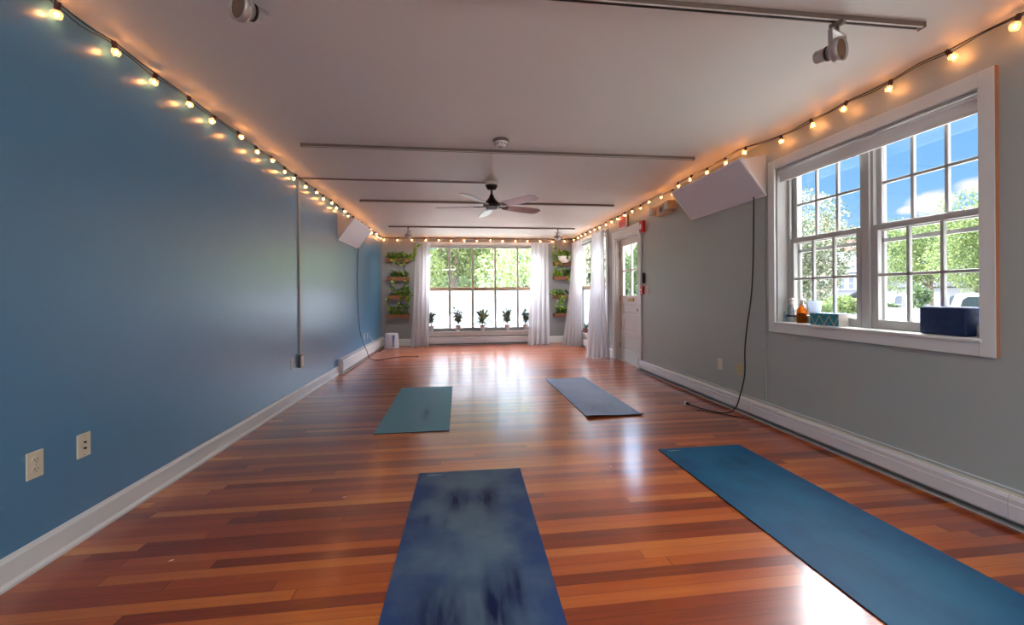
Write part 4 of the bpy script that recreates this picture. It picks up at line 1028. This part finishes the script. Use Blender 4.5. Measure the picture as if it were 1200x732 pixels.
# through the far window, corner window and door
ft = [(-4.3, 18.2, 3.0, 2.5, 2.6, 'paleleaf', 'light green tree seen in the left bay of the far window'), (-.3, 15.0, 3.1, 1.8, 2.6, 'treeleaf', 'green tree seen in the second bay of the far window'), (2.7, 18.0, 2.8, 2.1, 2.7, 'paleleaf', 'green tree seen in the middle bay of the far window'),
      (4.2, 14.4, 2.6, 1.5, 2.4, 'paleblossom', 'pale tree seen in the fourth bay of the far window'), (7.0, 17.2, 2.7, 2.2, 2.8, 'paleblossom', 'whitish flowering tree seen in the right bay of the far window'),
      (10.6, 20.5, 2.8, 2.6, 3, 'paleleaf', 'green tree seen through the corner window'), (15.8, 23, 3.0, 3, 3, 'treedark', 'dark green tree seen past the corner window curtain'), (9.9, 14.4, 2.4, 1.5, 2.3, 'treedark', 'green tree seen through the door glass'),
      (-9.5, 19, 3.0, 2.8, 3, 'treedark', 'dark green tree at the far left outside'), (5.4, 12.0, 1.6, 1.1, 2.0, 'treedark', 'leafy shrub tree just outside the door')]
for i, (x, y, zc_, rx, rz_, m, l_) in enumerate(ft):
    tree(l_, x, y, zc_, rx, rz_, 9000, .13, m, 120+i)
for i, (x, y, l_) in enumerate(((-9, 31, 'distant tree behind the far left trees'), (.5, 29, 'distant tree behind the middle trees'), (9.5, 31, 'distant tree behind the right flowering tree'), (19, 34, 'distant tree behind the corner window trees'))):
    tree(l_, x, y, 2.6, 4.4, 4.0, 6000, .3, ('paleleaf', 'treeleaf', 'paleleaf', 'treedark')[i], 140+i)
# houses
def house(label, x, y, zb, w, d, hw, hr, wins, rz=0, chim=None, arch=False, wing=None, name='house', cat='house'):
    """front face looks along local -x; w = length along local y"""
    o = thing(name, label, cat, (x, y, zb), rz, 'buildings outside the windows')
    MB().box(0, d, 0, w, 0, hw).prism([(0, hw), (d, hw), (d/2, hr)], 'y', .05, w-.05).build('wall', 'house', o)
    MB().prism([(-.35, hw-.12), (d/2, hr+.14), (d/2, hr-.05), (-.35, hw-.28)], 'y', -.3, w+.3).prism([(d+.35, hw-.12), (d/2, hr+.14), (d/2, hr-.05), (d+.35, hw-.28)], 'y', -.3, w+.3).build('roof', 'roof', o)
    for (wy, wz, ww, wh) in wins:
        f = MB()
        if arch:
            pts = [(wy-ww/2, wz), (wy+ww/2, wz), (wy+ww/2, wz+wh)]+[(wy+ww/2*math.cos(a), wz+wh+ww/2*math.sin(a)) for a in [k*math.pi/8 for k in range(1, 8)]]+[(wy-ww/2, wz+wh)]
            f.prism(pts, 'x', -.06, .02)
        else: f.box(-.06, .02, wy-ww/2, wy+ww/2, wz, wz+wh)
        wf = f.build('window', 'pane', o)
        b = MB(); b.box(-.1, .0, wy-ww/2-.12, wy-ww/2, wz-.1, wz+wh+.1).box(-.1, 0, wy+ww/2, wy+ww/2+.12, wz-.1, wz+wh+.1).box(-.1, 0, wy-ww/2, wy+ww/2, wz-.12, wz).box(-.08, 0, wy-ww/2, wy+ww/2, wz+wh*.5-.04, wz+wh*.5+.04)
        b.build('window_trim', 'house', wf)
    if chim:
        MB().box(d/2-.35, d/2+.35, chim-.4, chim+.4, hr-1.2, hr+1.7).box(d/2-.4, d/2+.4, chim-.46, chim+.46, hr+1.5, hr+1.7).build('chimney', 'brick', o)
    if wing:
        a, b, hh, dd = wing
        MB().box(-dd, 0, a, b, 0, hh).build('porch', 'house', o)
        MB().prism([(-dd-.4, hh-.05), (.05, hh+1.), (.05, hh+.8), (-dd-.4, hh-.25)], 'y', a-.3, b+.3).build('porch_roof', 'roof', o)
        MB().box(-dd-.05, -dd, a+.6, b-.6, .6, hh-.6).build('porch_windows', 'pane', o)
    return o
hp = house('white two-storey house with a grey roof and pink brick chimney seen through the left sash', 50, 46.8, -2.5, 12.5, 7, 6.3, 9.2,
      [(wy, wz, 1., 1.5) for wz in (1.0, 4.1) for wy in (5.6, 8.0, 10.6)]+[(.9, 4.1, .7, 1.4), (2.2, 4.1, .7, 1.4), (3.6, 4.1, .7, 1.4)], 0, 4.6, wing=(.2, 4.6, 2.9, 2.))
house('white chapel with arched windows and a grey roof behind the pickup truck', 52, 34, -1.9, 12.2, 7, 3.7, 5.9, [(wy, .9, .8, 1.3) for wy in (1.5, 4, 6.5, 9.6, 12.2)], 0, arch=True, name='chapel', cat='chapel')
house('small white house seen low in the left bay of the far window', -3.2, 21.8, -1., 3.4, 3, 2.8, 3.9, [(.8, 1.6, .5, .8), (2.2, 1.6, .5, .8)], R(90))
tag(MB().cyl((0, 0, 0), (0, 0, 3.2), .09, .07).build('utility_pole', 'pole', None, (*dirp(1067.5, 27), gz(*dirp(1067.5, 27)))), 'short orange brown pole in front of the chapel', 'pole')
# vehicles: side profile in local (y along, z up), extruded over width (x)
def vehicle(name, label, loc, rz, body, cabin, glass, wheels, width, cat):
    o = thing(name, label, cat, loc, rz)
    MB().prism(body, 'x', -width/2, width/2).build('body', 'truck', o)
    cb = [(a, b) for a, b in cabin]
    m = MB(); n = len(cb); wv = width/2
    vs = [(-(wv-.02 if b < cabin[0][1]+.05 else wv-.16), a, b) for a, b in cb]+[((wv-.02 if b < cabin[0][1]+.05 else wv-.16), a, b) for a, b in cb]
    m.add(vs, [(i, (i+1) % n, n+(i+1) % n, n+i) for i in range(n)]+[tuple(range(n)), tuple(range(n, 2*n))]); m.build('cab', 'truck', o)
    for poly in glass:
        mg = MB(); zlo = min(b for a, b in poly); zhi = max(b for a, b in cabin)
        def xx(b): return wv-.02-.14*(b-cabin[0][1])/(zhi-cabin[0][1])+.006
        for q in (-1, 1):
            n2 = len(poly); mg.add([(q*xx(b), a, b) for a, b in poly]+[(q*(xx(b)-.02), a, b) for a, b in poly], [tuple(range(n2)), tuple(range(n2, 2*n2))]+[(i, (i+1) % n2, n2+(i+1) % n2, n2+i) for i in range(n2)])
        mg.build('side_window', 'carglass', o)
    for wy in wheels:
        for q in (-1, 1):
            wl = MB().cyl((q*(width/2-.22), wy, .37), (q*(width/2+.01), wy, .37), .37, n=24).build('wheel', 'tyre', o)
            MB().cyl((q*(width/2-.01), wy, .37), (q*(width/2+.02), wy, .37), .2, n=18).build('hub_cap', 'silver', wl)
    return o
px_, py_ = 16., 0
vehicle('pickup_truck', 'white pickup truck parked outside, cab at the right edge of the double window', (16.9, 9.65, gz(16.9, 9.0)-.12), 0,
        [(-1.6, .45), (-1.65, .95), (-1.2, 1.12), (.15, 1.2), (.2, 1.22), (2.05, 1.22), (2.07, 1.28), (4.3, 1.28), (4.32, .5), (4.0, .42), (-1.4, .42)],
        [(-.15, 1.2), (.75, 1.84), (.95, 1.92), (1.95, 1.92), (2.08, 1.86), (2.2, 1.22)],
        [[(.12, 1.26), (.86, 1.78), (1.0, 1.80), (1.0, 1.26)], [(1.08, 1.26), (1.08, 1.80), (1.72, 1.80), (1.85, 1.70), (1.90, 1.26)]], (-.8, 3.3), 1.95, 'truck')
vehicle('parked_car', 'white car partly hidden behind the pickup bed outside', (*dirp(1052, 23), gz(*dirp(1052, 23))), 0,
        [(-2.1, .3), (-2.15, .65), (-1.2, .85), (2.0, .9), (2.2, .7), (2.2, .3)],
        [(-1.2, .84), (-.5, 1.32), (1.0, 1.36), (1.8, .88)],
        [[(-.95, .9), (-.42, 1.26), (.2, 1.28), (.2, .9)], [(.28, .9), (.28, 1.28), (.95, 1.28), (1.5, .92)]], (-1.3, 1.35), 1.75, 'car')

# ------------------------------------------------------------------ sky
w = bpy.data.worlds.new('World'); sc.world = w; w.use_nodes = True; N = w.node_tree.nodes; L = w.node_tree.links
bg = N['Background']; tc = N.new('ShaderNodeTexCoord'); sp = N.new('ShaderNodeSeparateXYZ'); L.new(tc.outputs['Generated'], sp.inputs[0])
M = lambda *a: math_node(N, L, *a)
r = N.new('ShaderNodeValToRGB'); L.new(sp.outputs[2], r.inputs[0])
cr = r.color_ramp; cr.elements[0].position = 0; cr.elements[0].color = rgb(206, 228, 250)
cr.elements[1].position = 1; cr.elements[1].color = rgb(255, 255, 255)
for p_, c_ in ((.10, (160, 208, 248)), (.18, (136, 194, 246)), (.30, (112, 178, 244)), (.36, (170, 204, 244)), (.5, (250, 250, 255))):
    e = cr.elements.new(p_); e.color = rgb(*c_)
# clouds: soft lumps in given directions, broken up by noise
ns = N.new('ShaderNodeTexNoise'); ns.inputs['Scale'].default_value = 13; ns.inputs['Detail'].default_value = 6; L.new(tc.outputs['Generated'], ns.inputs['Vector'])
tot = None
for (px, py, sx, sz) in ((1092, 239, .05, .028), (1066, 246, .03, .014), (1148, 217, .035, .022), (1100, 262, .06, .016)):
    a, b = dirp(px, 1); z = tz(px, py, 1)-1.127; l = math.sqrt(a*a+b*b+z*z); cx, cy, cz = a/l, b/l, z/l; h_ = math.hypot(cx, cy); tx, ty = -cy/h_, cx/h_
    t1 = M('DIVIDE', M('ADD', M('MULTIPLY', M('SUBTRACT', sp.outputs[0], cx), tx), M('MULTIPLY', M('SUBTRACT', sp.outputs[1], cy), ty)), sx)
    t2 = M('DIVIDE', M('SUBTRACT', sp.outputs[2], cz), sz)
    d0 = M('ADD', M('MULTIPLY', M('SUBTRACT', sp.outputs[0], cx), M('SUBTRACT', sp.outputs[0], cx)), 0)
    g_ = M('POWER', 2.718, M('MULTIPLY', M('ADD', M('MULTIPLY', t1, t1), M('MULTIPLY', t2, t2)), -1))
    fr = M('GREATER_THAN', M('ADD', M('MULTIPLY', sp.outputs[0], cx), M('MULTIPLY', sp.outputs[1], cy)), .5)
    g_ = M('MULTIPLY', g_, fr); tot = g_ if tot is None else M('MAXIMUM', tot, g_)
mr = N.new('ShaderNodeMapRange'); mr.inputs[1].default_value = .52; mr.inputs[2].default_value = .78; L.new(M('ADD', tot, M('MULTIPLY', M('SUBTRACT', ns.outputs['Fac'], .5), 1.1)), mr.inputs[0])
mx = N.new('ShaderNodeMix'); mx.data_type = 'RGBA'; L.new(M('MULTIPLY', mr.outputs[0], M('LESS_THAN', sp.outputs[2], .4)), mx.inputs[0]); L.new(r.outputs[0], mx.inputs[6]); mx.inputs[7].default_value = (.95, .95, .97, 1)
L.new(mx.outputs[2], bg.inputs[0])
st = N.new('ShaderNodeMapRange'); st.inputs[1].default_value = .30; st.inputs[2].default_value = .55; st.inputs[3].default_value = .56; st.inputs[4].default_value = 4.; L.new(sp.outputs[2], st.inputs[0])
gy = N.new('ShaderNodeMapRange'); gy.inputs[1].default_value = .0; gy.inputs[2].default_value = .75; L.new(sp.outputs[1], gy.inputs[0])
gz_ = N.new('ShaderNodeMapRange'); gz_.inputs[1].default_value = .30; gz_.inputs[2].default_value = .48; L.new(sp.outputs[2], gz_.inputs[0])
L.new(M('ADD', st.outputs[0], M('MULTIPLY', M('MULTIPLY', gy.outputs[0], gz_.outputs[0]), 18.)), bg.inputs[1])
sun = bpy.data.lights.new('sun', 'SUN'); sun.energy = 1.3; sun.angle = R(2); sun.color = (1, .95, .86)
so = bpy.data.objects.new('sun', sun); COL.objects.link(so); so.rotation_euler = Vector((.55, .35, -1)).to_track_quat('-Z', 'Y').to_euler()

# ------------------------------------------------------------------ unseen fill lights added behind the camera to brighten the near room
M_['diffuser'] = emis('fill light glow', (.88, .95, 1), 25.)
for i, (x, y) in enumerate(((-.6, -1.3), (1.5, -1.3))):
    o = thing('fill_light', ('added square fill light behind the camera, left one', 'added square fill light behind the camera, right one')[i], 'fill light', (x, y, H), 0, 'added fill lights behind the camera')
    MB().box(-.32, .32, -.32, -.30, -.06, 0).box(-.32, .32, .30, .32, -.06, 0).box(-.32, -.30, -.30, .30, -.06, 0).box(.30, .32, -.30, .30, -.06, 0).build('frame', 'white', o)
    MB().box(-.30, .30, -.30, .30, -.05, -.04).build('diffuser', 'diffuser', o)

# ------------------------------------------------------------------ camera
cam = bpy.data.cameras.new('camera'); co = bpy.data.objects.new('camera', cam); COL.objects.link(co)
cam.sensor_fit = 'HORIZONTAL'; cam.sensor_width = 36; cam.lens = 36*485/1200
cam.shift_x = 0; cam.shift_y = -(366-345.15)/1200; cam.clip_start = .02; cam.clip_end = 500
yaw, roll = .121, .007
co.matrix_world = Matrix.Translation((0, 0, 1.127)) @ Matrix.Rotation(-yaw, 4, 'Z') @ Matrix.Rotation(math.pi/2, 4, 'X') @ Matrix.Rotation(-roll, 4, 'Z')
sc.camera = co
sc.view_settings.view_transform = 'Standard'; sc.view_settings.look = 'None'; sc.view_settings.gamma = 1; sc.view_settings.use_curve_mapping = False
sc.view_settings.exposure = 1.15
sc.cycles.use_denoising = True; sc.cycles.max_bounces = 10; sc.cycles.diffuse_bounces = 6; sc.cycles.glossy_bounces = 4; sc.cycles.transparent_max_bounces = 16
sc.cycles.use_light_tree = True; sc.cycles.sample_clamp_indirect = 6
